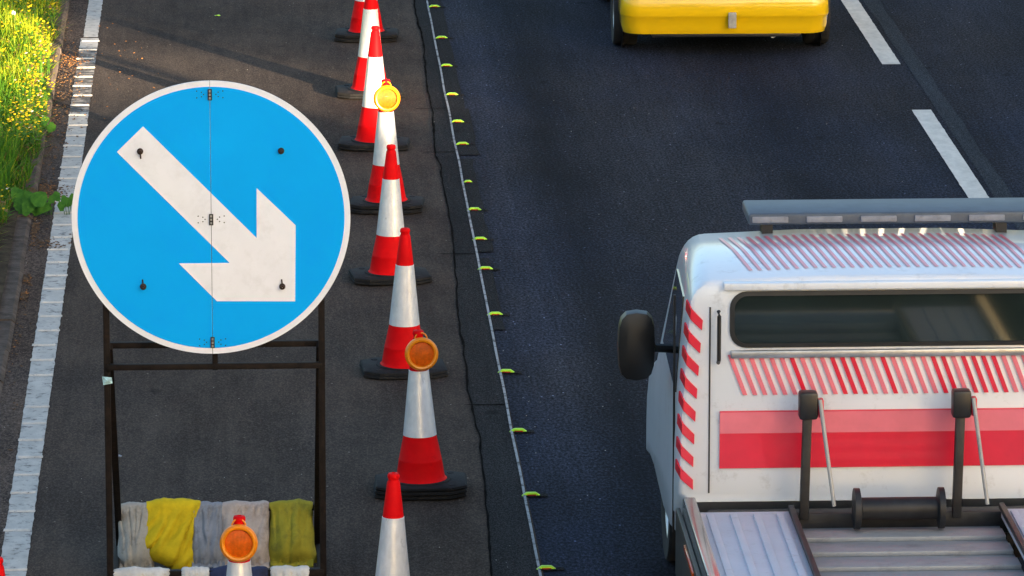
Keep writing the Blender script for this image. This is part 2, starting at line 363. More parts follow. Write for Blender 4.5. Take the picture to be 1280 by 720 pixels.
# lane dashes: 4 m mark, 2.1 m gap
gap_hi = at(1115, 81).y; gap_lo = at(1155, 138).y
xl, xr = 5.530, 5.690
m = MB()
def dash(y0, y1):
    n = 40
    for i in range(n):
        a = y0+(y1-y0)*i/n; b = y0+(y1-y0)*(i+1)/n
        wv = lambda q, s_: 0.006*noise.noise(Vector((q*7, s_, 0)))
        m.add([(xl+wv(a, 1), a, 0.006), (xr+wv(a, 9), a, 0.006), (xr+wv(b, 9), b, 0.006), (xl+wv(b, 1), b, 0.006)], [(0,1,2,3)])
per = 4.0+(gap_hi-gap_lo)
for k in range(-8, 20): dash(gap_hi+k*per, gap_hi+k*per+4.0)
tag(m.build('lane_dash_marking', 'dash'), kind='structure')
m = MB(); m.add([(9.35,-60,0.006),(9.5,-60,0.006),(9.5,300,0.006),(9.35,300,0.006)], [(0,1,2,3)])
tag(m.build('median_edge_marking', 'dash'), kind='structure')
# ribbed edge line
m = MB(); X0, X1 = -1.428, -1.270
def lined(y0, y1, mi, a0=X0, a1=X1, z=0.010):
    n = max(1, int((y1-y0)/0.05))
    for i in range(n):
        a = y0+(y1-y0)*i/n; b = y0+(y1-y0)*(i+1)/n
        wv = lambda q, s_: 0.008*noise.noise(Vector((q*9, s_, 0)))
        m.add([(a0+wv(a, 1), a, z), (a1+wv(a, 6), a, z), (a1+wv(b, 6), b, z), (a0+wv(b, 1), b, z)], [(0,1,2,3)], mi)
yw0, yw1 = at(90, 142).y, at(110, 49).y
lined(10, yw0, 0); lined(yw0, yw1-0.5, 1); lined(yw1-0.5, yw1, 0); lined(yw1+0.05, 80, 0, X0+0.02, X1-0.01)
Y = 25.0; k = 0
ribmb = MB()
while Y < yw1:
    dx = 0.012*rnd.uniform(-1, 1); hgt = 0.009
    ya, yb = Y, Y+0.045
    if rnd.random() > 0.12 or Y > 46:
        ribmb.add([(X0+dx, ya, 0.011), (X1+dx, ya, 0.011), (X1+dx-0.004, ya+0.012, 0.011+hgt), (X0+dx+0.004, ya+0.012, 0.011+hgt),
               (X0+dx+0.004, yb-0.012, 0.011+hgt), (X1+dx-0.004, yb-0.012, 0.011+hgt), (X1+dx, yb, 0.011), (X0+dx, yb, 0.011)],
              [(0,1,2,3), (3,2,5,4), (4,5,6,7), (0,3,4,7), (1,6,5,2)])
    Y += 0.45
tag(m.build('edge_line_marking', ['edge', 'edge_worn']), kind='structure')
tag(ribmb.build('edge_line_ribs', 'rib'), kind='structure')
# kerb
m = MB(); Y = 5.0
while Y < 110:
    b = Y+0.9; j = rnd.uniform(-0.006, 0.006); h = (0.075 if Y > 42 else 0.035)+rnd.uniform(-0.008, 0.008)
    m.prism([(-1.71+j, -0.1), (-1.575+j, -0.1), (-1.585+j, h-0.02), (-1.61+j, h), (-1.71+j, h)], Y+0.004, b-0.004, 'xz'); Y = b
tag(m.build('kerb', 'kerb'), kind='structure')
# verge terrain
def vz(x, y):
    d = max(0, -1.69-x); return 0.06+0.10*min(d, 1.2)+0.16*max(0, min(d, 12)-1.2)+0.03*noise.noise(Vector((x*1.3, y*1.3, 0)))
vs = []; fs = []; xs = [-1.69, -1.76, -1.85, -2.1, -2.5, -3, -4, -6, -9, -14, -22, -60]; ys = [-60+i*0.9 for i in range(200)]
for y in ys:
    for x in xs: vs.append((x, y, vz(x, y)))
nx = len(xs)
for j in range(len(ys)-1):
    for i in range(nx-1): fs.append((j*nx+i, j*nx+i+1, (j+1)*nx+i+1, (j+1)*nx+i))
tag(MB().add(vs, fs).build('verge', 'soil', smooth=True), kind='structure')

# ------------------------------------------------------------------ grass and flowers (stuff)
def edgex(y):   # how far foliage reaches over the kerb
    py = 62100/max(20, y)-1180
    base = -1.66
    if 140 < py < 235: base = -1.62
    if py > 290: base = -1.75-(py-290)*0.0012
    return base+0.05*noise.noise(Vector((y*1.7, 0, 0)))
def blade(m, x, y, z, h, wdt, lean, az, mi):
    dx, dy = math.cos(az), math.sin(az); px, py = -dy*wdt, dx*wdt
    p1 = (x+dx*lean*0.35, y+dy*lean*0.35, z+h*0.6); p2 = (x+dx*lean, y+dy*lean, z+h)
    m.add([(x-px, y-py, z), (x+px, y+py, z), (p1[0]+px*0.7, p1[1]+py*0.7, p1[2]), (p1[0]-px*0.7, p1[1]-py*0.7, p1[2]), p2], [(0,1,2,3), (3,2,4)], mi)
m = MB()
def scatter(n, x0, x1, y0, y1, hs, mo=0):
    for _ in range(n):
        y = rnd.uniform(y0, y1); x = rnd.uniform(x0, x1)
        if x > edgex(y): continue
        c = noise.noise(Vector((x*1.4, y*0.9, 2)))
        far = y > 46.5
        r = rnd.random()
        mi = 0
        if far and r < 0.6+c*0.4: mi = 1  # sunlight on the far stretch painted in with extra yellow blades
        elif r > 0.975: mi = 2
        elif r < 0.10: mi = 1
        near_edge = (edgex(y)-x) < 0.12
        if near_edge and rnd.random() < 0.15: mi = 2
        h = rnd.uniform(*hs)*(0.75+0.5*(c+0.5))*(0.55 if near_edge else 1)
        blade(m, x, y, vz(x, y)-0.01, h*0.9, rnd.uniform(0.004, 0.009), rnd.uniform(0.03, 0.22), rnd.uniform(0, 6.28), mi)
scatter(42000, -2.6, -1.5, 33, 55, (0.10, 0.30))
scatter(24000, -6, -2.6, 33, 60, (0.15, 0.40))
scatter(8000, -4, -1.5, 55, 75, (0.15, 0.35))
tag(m.build('verge_grass', ['grass', 'grass_y', 'grass_d'], smooth=True), 'long green and yellowing verge grass, coloured yellower to paint sunlight on the far part', 'grass', kind='stuff')
# flowering weeds: stems, small leaves, heads
m = MB()
def head(m, c, r, mi, n=6):
    az = rnd.uniform(0, 6.28); tilt = Matrix.Rotation(rnd.uniform(-0.6, 0.6), 3, 'X') @ Matrix.Rotation(rnd.uniform(-0.6, 0.6), 3, 'Y')
    vs = [Vector(c)+tilt @ Vector((0, 0, r*0.2))]
    for i in range(n*2):
        a = az+math.pi*i/n; q = r*(1 if i % 2 == 0 else 0.55)
        vs.append(Vector(c)+tilt @ Vector((q*math.cos(a), q*math.sin(a), 0)))
    m.add(vs, [(0, i+1, (i+1) % (2*n)+1) for i in range(2*n)], mi)
def leaf(m, c, L_, W_, az, up, mi):
    d = Vector((math.cos(az)*math.cos(up), math.sin(az)*math.cos(up), math.sin(up))); s_ = Vector((-math.sin(az), math.cos(az), 0)); c = Vector(c)
    n_ = d.cross(s_)
    m.add([c, c+d*L_*0.35+s_*W_-n_*0.15*W_, c+d*L_*0.4, c+d*L_*0.35-s_*W_-n_*0.15*W_, c+d*L_*0.8+s_*W_*0.6, c+d*L_*0.8-s_*W_*0.6, c+d*L_], [(0,1,2), (0,2,3), (1,4,6,2), (2,6,5,3)], mi)
def weeds(n, x0, x1, y0, y1, pf):
    for _ in range(n):
        y = rnd.uniform(y0, y1); x = rnd.uniform(x0, x1)
        if x > edgex(y)+0.02: continue
        if noise.noise(Vector((x*2.0, y*1.1, 8))) < pf: continue
        h = rnd.uniform(0.12, 0.34); z = vz(x, y); ax, ay = rnd.uniform(-.06, .06), rnd.uniform(-.06, .06)
        blade(m, x, y, z, h, 0.003, 0.05, rnd.uniform(0, 6.28), 0)
        for k in range(5):
            t = rnd.uniform(0.1, 0.9); leaf(m, (x+ax*t, y+ay*t, z+h*t), rnd.uniform(0.03, 0.07), 0.012, rnd.uniform(0, 6.28), rnd.uniform(-0.2, 0.7), rnd.choice((0, 0, 3, 4)))
        for k in range(rnd.choice((1, 2, 3, 4))):
            head(m, (x+ax+rnd.uniform(-.05, .05), y+ay+rnd.uniform(-.05, .05), z+h+rnd.uniform(-0.04, 0.03)), rnd.uniform(0.009, 0.017), 2 if rnd.random() < 0.04 else 1)
weeds(620, -2.5, -1.6, 46.8, 54, -0.10)
weeds(260, -1.8, -1.5, 44, 48, -0.3)
weeds(260, -2.4, -1.6, 37, 45, 0.12)
weeds(90, -1.95, -1.55, 38, 41.5, -0.1)
weeds(500, -6, -2.5, 40, 60, 0.05)
tag(m.build('yellow_wildflowers', ['grass', 'flower', 'petal_w', 'leaf', 'grass_d'], smooth=False), 'mass of small yellow flowered weeds spilling over the kerb edge', 'wildflowers', kind='stuff')
# broad leaved weed creeping over the gutter
def broad(px, py, s_, n, label, spread):
    c = at(px, py); e = empty('broad_leaf_weed', (c.x, c.y, 0.01)); tag(e, label, 'weed')
    m = MB(); st = MB()
    for i in range(n):
        t = i/max(1, n-1); x = spread*(t-0.5); y = rnd.uniform(-0.12, 0.12); z = rnd.uniform(0.05, 0.15)
        az = rnd.uniform(0, 6.28); r = s_*rnd.uniform(0.7, 1.15); tz = rnd.uniform(0.1, 0.35)
        cc = Vector((x, y, z)); vs = [cc]
        k = 11
        for j in range(k):
            a = 2*math.pi*j/k; q = 1.15*r*(1+0.18*math.cos(3*a))*(0.75 if j == 0 else 1)
            p = Vector((q*math.cos(a), q*math.sin(a), 0.25*q*math.cos(a)*math.cos(a))); p = Matrix.Rotation(az, 3, 'Z') @ p
            vs.append(cc+Vector((p.x, p.y, p.z+p.y*(tz+0.75))))
        m.add(vs, [(0, j+1, (j+1) % k+1) for j in range(k)])
        st.tube([(x*0.4, 0, 0), (x*0.8, y*0.5, z*0.8), cc-Vector((0, 0, 0.004))], 0.003, 5)
    m.build('leaves', 'leaf', e, smooth=True); st.build('stem', 'grass', e)
broad(38, 272, 0.055, 8, 'low broad-leaved green weed growing out from the grass beside the kerb', 0.20)
broad(60, 270, 0.032, 5, 'small round-leaved green sprig lying in the gutter next to the ribbed edge line', 0.12)
broad(84, 270, 0.028, 4, 'small green sprig growing on the ribbed edge line behind the round blue sign', 0.08)
broad(55, 172, 0.035, 6, 'bushy green weed on the kerb below the sunlit yellow flowers', 0.14)
# dandelion clock
c = at(17, 16, 0.40); m = MB()
for i in range(70):
    d = Vector((rnd.gauss(0, 1), rnd.gauss(0, 1), rnd.gauss(0, 1))).normalized()
    s_ = d.orthogonal().normalized()*0.004
    m.add([d*0.004-s_*0.3, d*0.004+s_*0.3, d*0.017+s_*0.9, d*0.020, d*0.017-s_*0.9], [(0,1,2,3,4)])
e = empty('dandelion_clock', (c.x, c.y, vz(c.x, c.y))); tag(e, 'white fluffy dandelion seed head in the bright grass at the top corner', 'dandelion')
hz = 0.40-vz(c.x, c.y)
o = m.build('seed_head', 'petal_w', e); o.location = (0, 0, hz)
MB().tube([(0, 0, 0), (0.01, 0, hz*0.5), (0, 0, hz)], 0.003, 6).build('stem', 'grass', e)
# litter: leaves, crumbs, grit
def bits(name, label, cat, mat, areas, size):
    m = MB()
    for n, (px, py, sx_, sy_) in areas:
        for _ in range(n):
            x = rnd.gauss(px, sx_); y = rnd.gauss(py, sy_); p = at(x, y)
            if p.x < -1.57: p.x = -1.57+rnd.uniform(0, 0.05)
            r = rnd.uniform(*size); az = rnd.uniform(0, 6.28); q = rnd.uniform(0.4, 1.0)
            dx = Vector((math.cos(az), math.sin(az), rnd.uniform(-.3, .3)))*r; dy = Vector((-math.sin(az), math.cos(az), rnd.uniform(-.3, .3)))*r*q
            z = Vector((p.x, p.y, 0.016+r*0.35)); up = Vector((0, 0, r*0.35))
            m.add([z-dx, z-dy*0.8, z+dx, z+dy, z+up, z-up], [(0,1,4), (1,2,4), (2,3,4), (3,0,4), (1,0,5), (2,1,5), (3,2,5), (0,3,5)])
    return tag(m.build(name, mat), label, cat, kind='stuff')
bits('leaf_litter', 'scattered orange and brown dead leaf bits in the gutter and lane', 'leaf litter', 'litter',
     [(150, (92, 78, 9, 7)), (60, (85, 100, 12, 20)), (25, (150, 100, 30, 25)), (20, (170, 60, 60, 40)), (60, (60, 245, 12, 6)), (25, (52, 305, 12, 4)), (14, (28, 355, 4, 3)), (14, (24, 372, 4, 3)), (8, (5, 450, 5, 30)), (25, (70, 165, 10, 20))], (0.004, 0.013))
bits('gutter_crumbs', 'brown crumbs of soil and debris along the dirty kerb', 'debris', 'crumb',
     [(260, (58, 243, 13, 7)), (200, (85, 110, 10, 35)), (90, (55, 308, 14, 4)), (60, (30, 352, 5, 3)), (60, (25, 374, 5, 3)), (140, (60, 190, 8, 40)), (60, (15, 430, 8, 60)), (120, (38, 290, 8, 6))], (0.005, 0.018))
bits('loose_grit', 'pale stone chips and grit scattered over the asphalt', 'grit', 'chip',
     [(60, (300, 60, 170, 60)), (60, (340, 550, 220, 130)), (50, (640, 360, 60, 250)), (90, (950, 150, 220, 100)), (40, (700, 550, 50, 120)), (12, (60, 240, 12, 8)), (8, (40, 345, 14, 30))], (0.002, 0.0055))

def scrap(px, py, sz, mat, name, label, cat):
    c = at(px, py); vs = []; n = 8
    for i in range(n+1):
        t = i/n-0.5
        for k in (-1, 1): vs.append((t*sz+0.1*sz*k*t, k*sz*0.32*(1-1.1*t*t), 0.012+sz*0.35*(0.25-t*t)+0.06*sz*k*math.sin(t*7)))
    o = MB().add(vs, [(2*i, 2*i+1, 2*i+3, 2*i+2) for i in range(n)]).build(name, mat, smooth=True); o.location = (c.x, c.y, 0.008)
    md = o.modifiers.new('thick', 'SOLIDIFY'); md.thickness = 0.004; return tag(o, label, cat)
scrap(272, 22, 0.05, 'lime', 'plastic_fragment', 'tiny lime green plastic fragment lying on the closed lane near the top', 'litter')
scrap(147, 574, 0.05, 'bag_blue', 'paper_scrap', 'small grey-blue scrap lying inside the left leg of the sign frame', 'litter')
# ------------------------------------------------------------------ traffic cones
def oct_ring(h, c, z, notch=0):
    return [Vector(p+(z,)) for p in ((-h+c, -h+0.05), (h-c, -h+0.05), (h, -h+c+0.02), (h, h-c-0.02), (h-c, h-0.05), (-h+c, h-0.05), (-h, h-c-0.02), (-h, -h+c+0.02))]
def cone_base(zb, th=0.05):
    m = MB(); h, c = 0.28, 0.10
    m.rings([oct_ring(h-0.006, c, zb+0.002), oct_ring(h, c, zb+0.008), oct_ring(h, c, zb+th*0.45), oct_ring(h-0.012, c, zb+th*0.5), oct_ring(h-0.004, c, zb+th*0.56), oct_ring(h-0.004, c, zb+th-0.006), oct_ring(h-0.014, c, zb+th)])
    # raised collar round the cone and hand-grip pads
    m.lathe([(0.185, th+zb-0.001), (0.18, th+zb+0.008), (0.157, th+zb+0.008), (0.155, th+zb-0.001)], 40, cap=False)
    for a in (0.785, 2.356, 3.927, 5.498):
        m.lathe([(0.022, 0), (0.020, 0.004), (0.001, 0.004)], 14, c=(0.27*math.cos(a)*0.95, 0.27*math.sin(a)*0.8, zb+th-0.001), cap=False)
    return m
def make_cone(nb):
    e = empty('traffic_cone', (0, 0, 0)); top = 0
    for k in range(nb):
        o = cone_base(0, {1: 0.05, 2: 0.032, 3: 0.025}[nb]).build('base', 'rubber', e, smooth=True, auto=25)
        o.location = (rnd.uniform(-.006, .006), rnd.uniform(-.006, .006), top+0.002); o.rotation_euler = (0, 0, rnd.uniform(-0.04, 0.04)) if k < nb-1 else (0, 0, 0)
        top += {1: 0.05, 2: 0.034, 3: 0.027}[nb]
    z0 = top
    d = z0-0.05
    body = MB().lathe([(0.163, z0+0.0), (0.161, z0+0.008), (0.150, z0+0.016), (0.146, z0+0.03), (0.131, z0+0.125), (0.1316, z0+0.128), (0.1300, z0+0.131), (0.0995, 0.33+d), (0.0585, 0.73+d),
                       (0.035, 0.925+d), (0.029, 0.935+d), (0.028, 0.943+d), (0.033, 0.950+d), (0.033, 0.965+d), (0.028, 0.974+d), (0.012, 0.977+d), (0.011, 0.965+d)], 48, cap=False)
    body.build('cone_body', 'red', e, smooth=True, auto=50)
    sl_ = MB().lathe([(0.0995, 0.328+d), (0.1018, 0.329+d), (0.0602, 0.731+d), (0.0580, 0.732+d)], 48, cap=False)
    sl_.build('reflective_sleeve', 'sleeve', e, smooth=True, auto=50)
    return e
def make_lamp():
    e = empty('hazard_lamp', (0, 0, 0))
    Rm = Matrix.Rotation(R(90), 4, 'X')     # local z -> -y
    m = MB(); m.lathe([(0.085, -0.035), (0.098, -0.03), (0.101, -0.01), (0.101, 0.01), (0.097, 0.020), (0.088, 0.026), (0.078, 0.024), (0.073, 0.016), (0.073, 0.004)], 56, cap=False, mat=Rm)
    m.lathe([(0.001, -0.035), (0.085, -0.035)], 56, cap=False, mat=Rm)
    m.build('lens_ring', 'amber_ring', e, smooth=True, auto=40)
    # ribbed lens (vertical flutes)
    m = MB(); vs = []; n = 61; rr = 0.0735
    g = {}
    for i in range(n):
        for j in range(25):
            u = -1+2*i/(n-1); x = u*rr; hh = math.sqrt(max(0, rr*rr-x*x)); z = (-1+2*j/24)*hh
            y = -(0.006+0.010*(1-(x*x+z*z)/(rr*rr))) - 0.0022*abs(math.sin(u*10*math.pi))
            g[i, j] = len(vs); vs.append((x, y, z))
    m.add(vs, [(g[i, j], g[i+1, j], g[i+1, j+1], g[i, j+1]) for i in range(n-1) for j in range(24)])
    m.build('lens', 'amber_dark', e, smooth=True, auto=60)
    m = MB()   # battery body behind, with neck clamp on the cone tip
    m.rings([[Vector((sx_*a, 0.035+b, z)) for sx_, b in ((-1, 0), (1, 0), (1, 0.05), (-1, 0.05))] for a, z in ((0.04, -0.085), (0.05, -0.07), (0.05, 0.06), (0.035, 0.075))])
    m.build('battery_housing', 'red', e, bevel=0.008)
    pts = [(0.036*math.cos(a), 0.02, 0.092+0.034*math.sin(a)) for a in [math.pi*i/12 for i in range(13)]]
    MB().tube(pts, 0.005, 8).build('carry_loop', 'amber_ring', e, smooth=True)
    return e
cone1 = make_cone(1); cone2 = make_cone(2); cone3 = make_cone(3); lampP = make_lamp(); used = {}
def get(proto):
    if proto.name not in used: used[proto.name] = 1; return proto
    return copy_tree(proto)
CG = 'traffic cones in a row closing off the lane'
cones = [  # x, y, stack, lamp, label
 (526, 616, 3, True, 'red and white cone carrying an amber lamp, on a thick triple-layer black base'),
 (505, 466, 1, False, 'plain cone directly behind the lamp-topped cone with the triple-layer base'),
 (488, 350, 1, False, 'plain red and white cone directly in front of the far sunlit lamp-topped cone'),
 (483, 262, 2, True, 'cone carrying the farthest amber lamp, on a worn double black base'),
 (468, 184, 1, False, 'plain cone with sunlit orange tip directly behind the farthest amber lamp'),
 (462, 119, 1, False, 'second farthest cone of the row, its red tip cut by the top edge'),
 (458, 49, 2, False, 'farthest cone in the row, only its red lower part and black base in view'),
 (490, 808, 1, False, 'close cone cut off by the bottom edge, with bare red tip and long white sleeve'),
 (299, 868, 1, True, 'cone under the amber lamp in front of the sandbags, only its sleeve in view'),
 (4, 925, 1, False, 'cone showing only its red tip in the bottom left corner'),
]
LG = 'amber hazard lamps on cones'
lamp_lab = {526: 'large amber hazard lamp with bright yellow ring on the nearest fully visible cone', 483: 'glowing sunlit amber hazard lamp on the far cone beside the blue sign', 299: 'amber hazard lamp with ribbed orange lens in front of the yellow and grey sandbags'}
for px, py, st, lamp, lab in cones:
    p = at(px, py); c = get({1: cone1, 2: cone2, 3: cone3}[st]); c.location = (p.x, p.y, 0.005); c.rotation_euler = (R(rnd.uniform(-.6, .6)), R(rnd.uniform(-1.0, 1.0)), R(rnd.uniform(-7, 7)))
    tag(c, lab, 'traffic cone', CG)
    if lamp:
        l = get(lampP); dz = {1: 0, 2: 0.018, 3: 0.031}[st]
        l.location = (p.x+0.006, p.y-0.050, 0.845+dz); l.rotation_euler = (R(-6), 0, R({526: 4, 483: 8, 299: -2}[px]))
        tag(l, lamp_lab[px], 'hazard lamp', LG)
for pr in (cone1, cone2, cone3, lampP):
    assert pr.name in used

# ------------------------------------------------------------------ road studs
def make_stud():
    e = empty('road_stud', (0, 0, 0))
    m = MB(); prof = []
    for i in range(13):
        t = i/12; x = -0.055+0.11*t; h = 0.024*min(1, 1.25*math.sin(math.pi*t)**0.7) if 0 < i < 12 else 0.006
        prof.append((x, h))
    m.prism([(-0.058, 0.0)] + prof + [(0.058, 0.0)], -0.014, 0.014, 'xz'); m.build('stud_body', 'lime', e, bevel=0.004)
    MB().box((-0.026, -0.018, 0.003), (0.028, -0.0145, 0.013)).build('reflector', 'lens_red', e)
    MB().box((-0.04, -0.03, 0.004), (0.10, 0.03, 0.007)).build('adhesive_pad', 'strip2', e)
    return e
stud = make_stud()
sy_ = [(543, 10), (552, 49), (558, 84), (565, 120), (572, 154), (578, 182), (585, 229), (593, 264), (600, 301), (607, 338), (619, 395), (633, 467), (648, 541), (664, 621), (683, 713)]
for i, (px, py) in enumerate(sy_):
    o = stud if i == 0 else copy_tree(stud); p = at(px, py); o.location = (p.x, p.y, 0.005); o.rotation_euler = (0, 0, R(rnd.uniform(-5, 5)))
    if i == 6: o.scale = (0.6, 1, 0.8)
    where = ['farthest lime green road stud, at the top edge', 'second farthest lime green road stud by the white line', 'third farthest lime green road stud by the white line', 'lime green road stud level with the farthest amber lamp',
             'lime green road stud just beyond the cross joint, fifth from the top', 'lime green road stud sixth from the top of the photo', 'smallest lime green road stud of the row by the white line',
             'lime green road stud level with the base of the far lamp-topped cone', 'lime green road stud ninth from the top of the photo', 'lime green road stud level with the base of the middle plain cone',
             'lime green road stud fifth from the bottom edge', 'lime green road stud level with the base behind the large lamp', 'lime green road stud third from the bottom edge',
             'lime green road stud second from the bottom edge, beside the triple-layer base', 'nearest lime green road stud, at the bottom edge of the photo'][i]
    tag(o, where, 'road stud', 'lime green road studs along the thin white line')

# ------------------------------------------------------------------ sign
SC = None
# front plane: scale 232 px/m at the sign
dep = F/232.0
d = FWD*F + RT*(264-640) - UP*(272.5-360); d = d/F
sc = CAM + d*dep
SYp = sc.y; zc = sc.z; xc = sc.x
def sx_of(px, s_=232.0): return xc + (px-264)/s_*1.0
sign = empty('road_sign', (xc, SYp, 0)); tag(sign, 'large round blue sign with a white arrow pointing down right, on a rusty frame', 'road sign')
RAD = 0.75; ZC = zc
def disc_half(side, r, y0, y1, n=72, gap=0.0012):
    pts = []
    for i in range(n+1):
        a = -math.pi/2+math.pi*i/n
        pts.append((side*max(gap, r*math.cos(a)), ZC+r*math.sin(a)))
    return pts
m = MB()
for s_ in (-1, 1): m.prism(disc_half(s_, RAD, 0, 0), 0.0, 0.012, 'xz')
m.build('backing_panel', 'sign_white', sign)
m = MB()
for s_ in (-1, 1):
    pts = disc_half(s_, RAD-0.032, 0, 0, gap=0.0016)
    m.prism(pts, -0.0022, 0.001, 'xz')
m.build('blue_face', 'sign_blue', sign)
arrow = [(180.6,158.5),(320.5,297.6),(321,235.8),(369.5,282.4),(368,377),(270,375.8),(222.9,328.3),(286.4,328.3),(147.6,189.7)]
A = [((x-264)/174*0.75, ZC-(y-272.5)/169*0.75) for x, y in arrow]
# split the arrow at the seam so the join shows
def clip(poly, side, g=0.0016):
    out = []
    for i in range(len(poly)):
        a, b = poly[i], poly[(i+1) % len(poly)]; ina, inb = a[0]*side >= g, b[0]*side >= g
        if ina: out.append(a)
        if ina != inb:
            t = (g*side-a[0])/(b[0]-a[0]); out.append((g*side, a[1]+(b[1]-a[1])*t))
    return out
m = MB()
from mathutils.geometry import tessellate_polygon
tris = tessellate_polygon([[Vector((x, z, 0)) for x, z in A]])
for s_ in (-1, 1):
    for t in tris:
        pl = clip([A[k] for k in t], s_)
        if len(pl) >= 3: m.add([(x, -0.0045, z) for x, z in pl], [tuple(range(len(pl)))])
for (xa, za_), (xb, zb_) in zip(A, A[1:]+A[:1]): m.add([(xa, -0.0045, za_), (xb, -0.0045, zb_), (xb, -0.0018, zb_), (xa, -0.0018, za_)], [(0,1,2,3)])
m.build('arrow', 'sign_white', sign)
for y in (120, 274, 427):
    z = ZC-(y-272.5)/169*0.75
    m = MB(); m.box((-0.011, -0.014, z-0.030), (0.011, -0.005, z+0.030), 0)
    for k in (-1, 0, 1): m.box((-0.005, -0.017, z+k*0.019-0.006), (0.005, -0.0142, z+k*0.019+0.006), 1)
    for sx2 in (-1, 1):
        for dx2, dz2 in ((0.045, 0.012), (0.045, -0.012), (0.07, 0.018), (0.07, -0.018), (0.033, 0)):
            m.lathe([(0.004, -0.001), (0.003, 0.003), (0.0005, 0.0035)], 8, cap=False, mi=0, mat=Matrix.Translation((sx2*dx2, -0.0022 if y != 274 else -0.0045, z+dz2)) @ Matrix.Rotation(R(90), 4, 'X'))
    m.build('hinge', ['black', 'steel'], sign)
for x, y, dg in ((176.5, 189, -1), (352, 190, 0), (178, 356.5, 1), (352, 358, 1)):
    u, z = (x-264)/174*0.75, ZC-(y-272.5)/169*0.75; m = MB()
    m.lathe([(0.017, -0.003), (0.017, 0.012), (0.010, 0.020), (0.010, 0.032), (0.002, 0.034)], 14, cap=False, mat=Matrix.Translation((u, -0.004, z)) @ Matrix.Rotation(R(90), 4, 'X'))
    if dg: m.tube([(u, -0.008, z), (u-0.003*dg, -0.014, z+0.04*dg)], 0.004, 6)
    m.build('bolt', 'rust', sign, smooth=True)
# frame: front legs, back legs, cross bars
XL, XR = (127.5+5-290)/232-xc-0.018, (400-290)/232-xc; XL = (131-264)/232; XR = (401-264)/232
yf = 0.045; q = 0.0175
def bar(name, a, b, r=q): return MB().tube([a, b], r, square=True).build(name, 'frame', sign, bevel=0.002)
for X in (XL, XR):
    bar('front_leg', (X, yf, 0.0), (X, yf, ZC+0.42))
rear = at(137, 698); yr = rear.y-SYp
def zpy(py, Y, px=264): return atY(px, py, Y).z
z1 = zpy(457, SYp+yf); z0_ = zpy(431, SYp+yf+0.06)
for X in (XL+0.012, XR-0.010):
    bar('rear_leg', (X, yf+0.05, z1+0.10), (X, yr, 0.0), 0.019)
bar('cross_bar', (XL, yf-0.012, z1), (XR, yf-0.012, z1), 0.016)
bar('cross_bar', (XL, yf+0.075, z0_), (XR, yf+0.075, z0_), 0.016)
bar('cross_bar', (XL, yf+0.01, ZC), (XR, yf+0.01, ZC), 0.016)
bar('cross_bar', (XL, yf+0.005, ZC+0.40), (XR, yf+0.005, ZC+0.40), 0.016)
bar('center_post', (0.012, yf-0.01, z1-0.02), (0.012, yf, ZC+0.42), 0.015)
ybr = yr-0.30*(yr-yf)/(z1+0.1)
zb_r = zpy(635, SYp+ybr)
bar('ballast_bar', (XL, ybr, zb_r), (XR, ybr, zb_r), 0.018)
yff = yf-0.005; zb_f = zpy(717, SYp+yff)
bar('ballast_bar', (XL, yff, zb_f), (XR, yff, zb_f), 0.022)
for X in (XL, XR): bar('side_rail', (X, yff+0.02, 0.10), (X, yr-0.03, 0.10), 0.016)
MB().box((XL+0.03, yff+0.25, 0.012), (XR-0.03, yr-0.01, 0.022)).build('ballast_tray', MAT['gutter'], sign)
m = MB(); zz = zpy(470, SYp+yf)  # scrap of tape tied to the leg
m.add([(XL-0.026, yf-0.06, zz+0.018), (XL+0.026, yf-0.062, zz+0.012), (XL+0.03, yf-0.065, zz-0.02), (XL-0.02, yf-0.07, zz-0.028), (XL, yf-0.075, zz)], [(0,1,4), (1,2,4), (2,3,4), (3,0,4)])
MAT['tape'] = M('pale_tape', (0.35, 0.55, 0.58), 0.5, var=0.4, scale=60)
m.build('tied_tape', 'tape', sign)

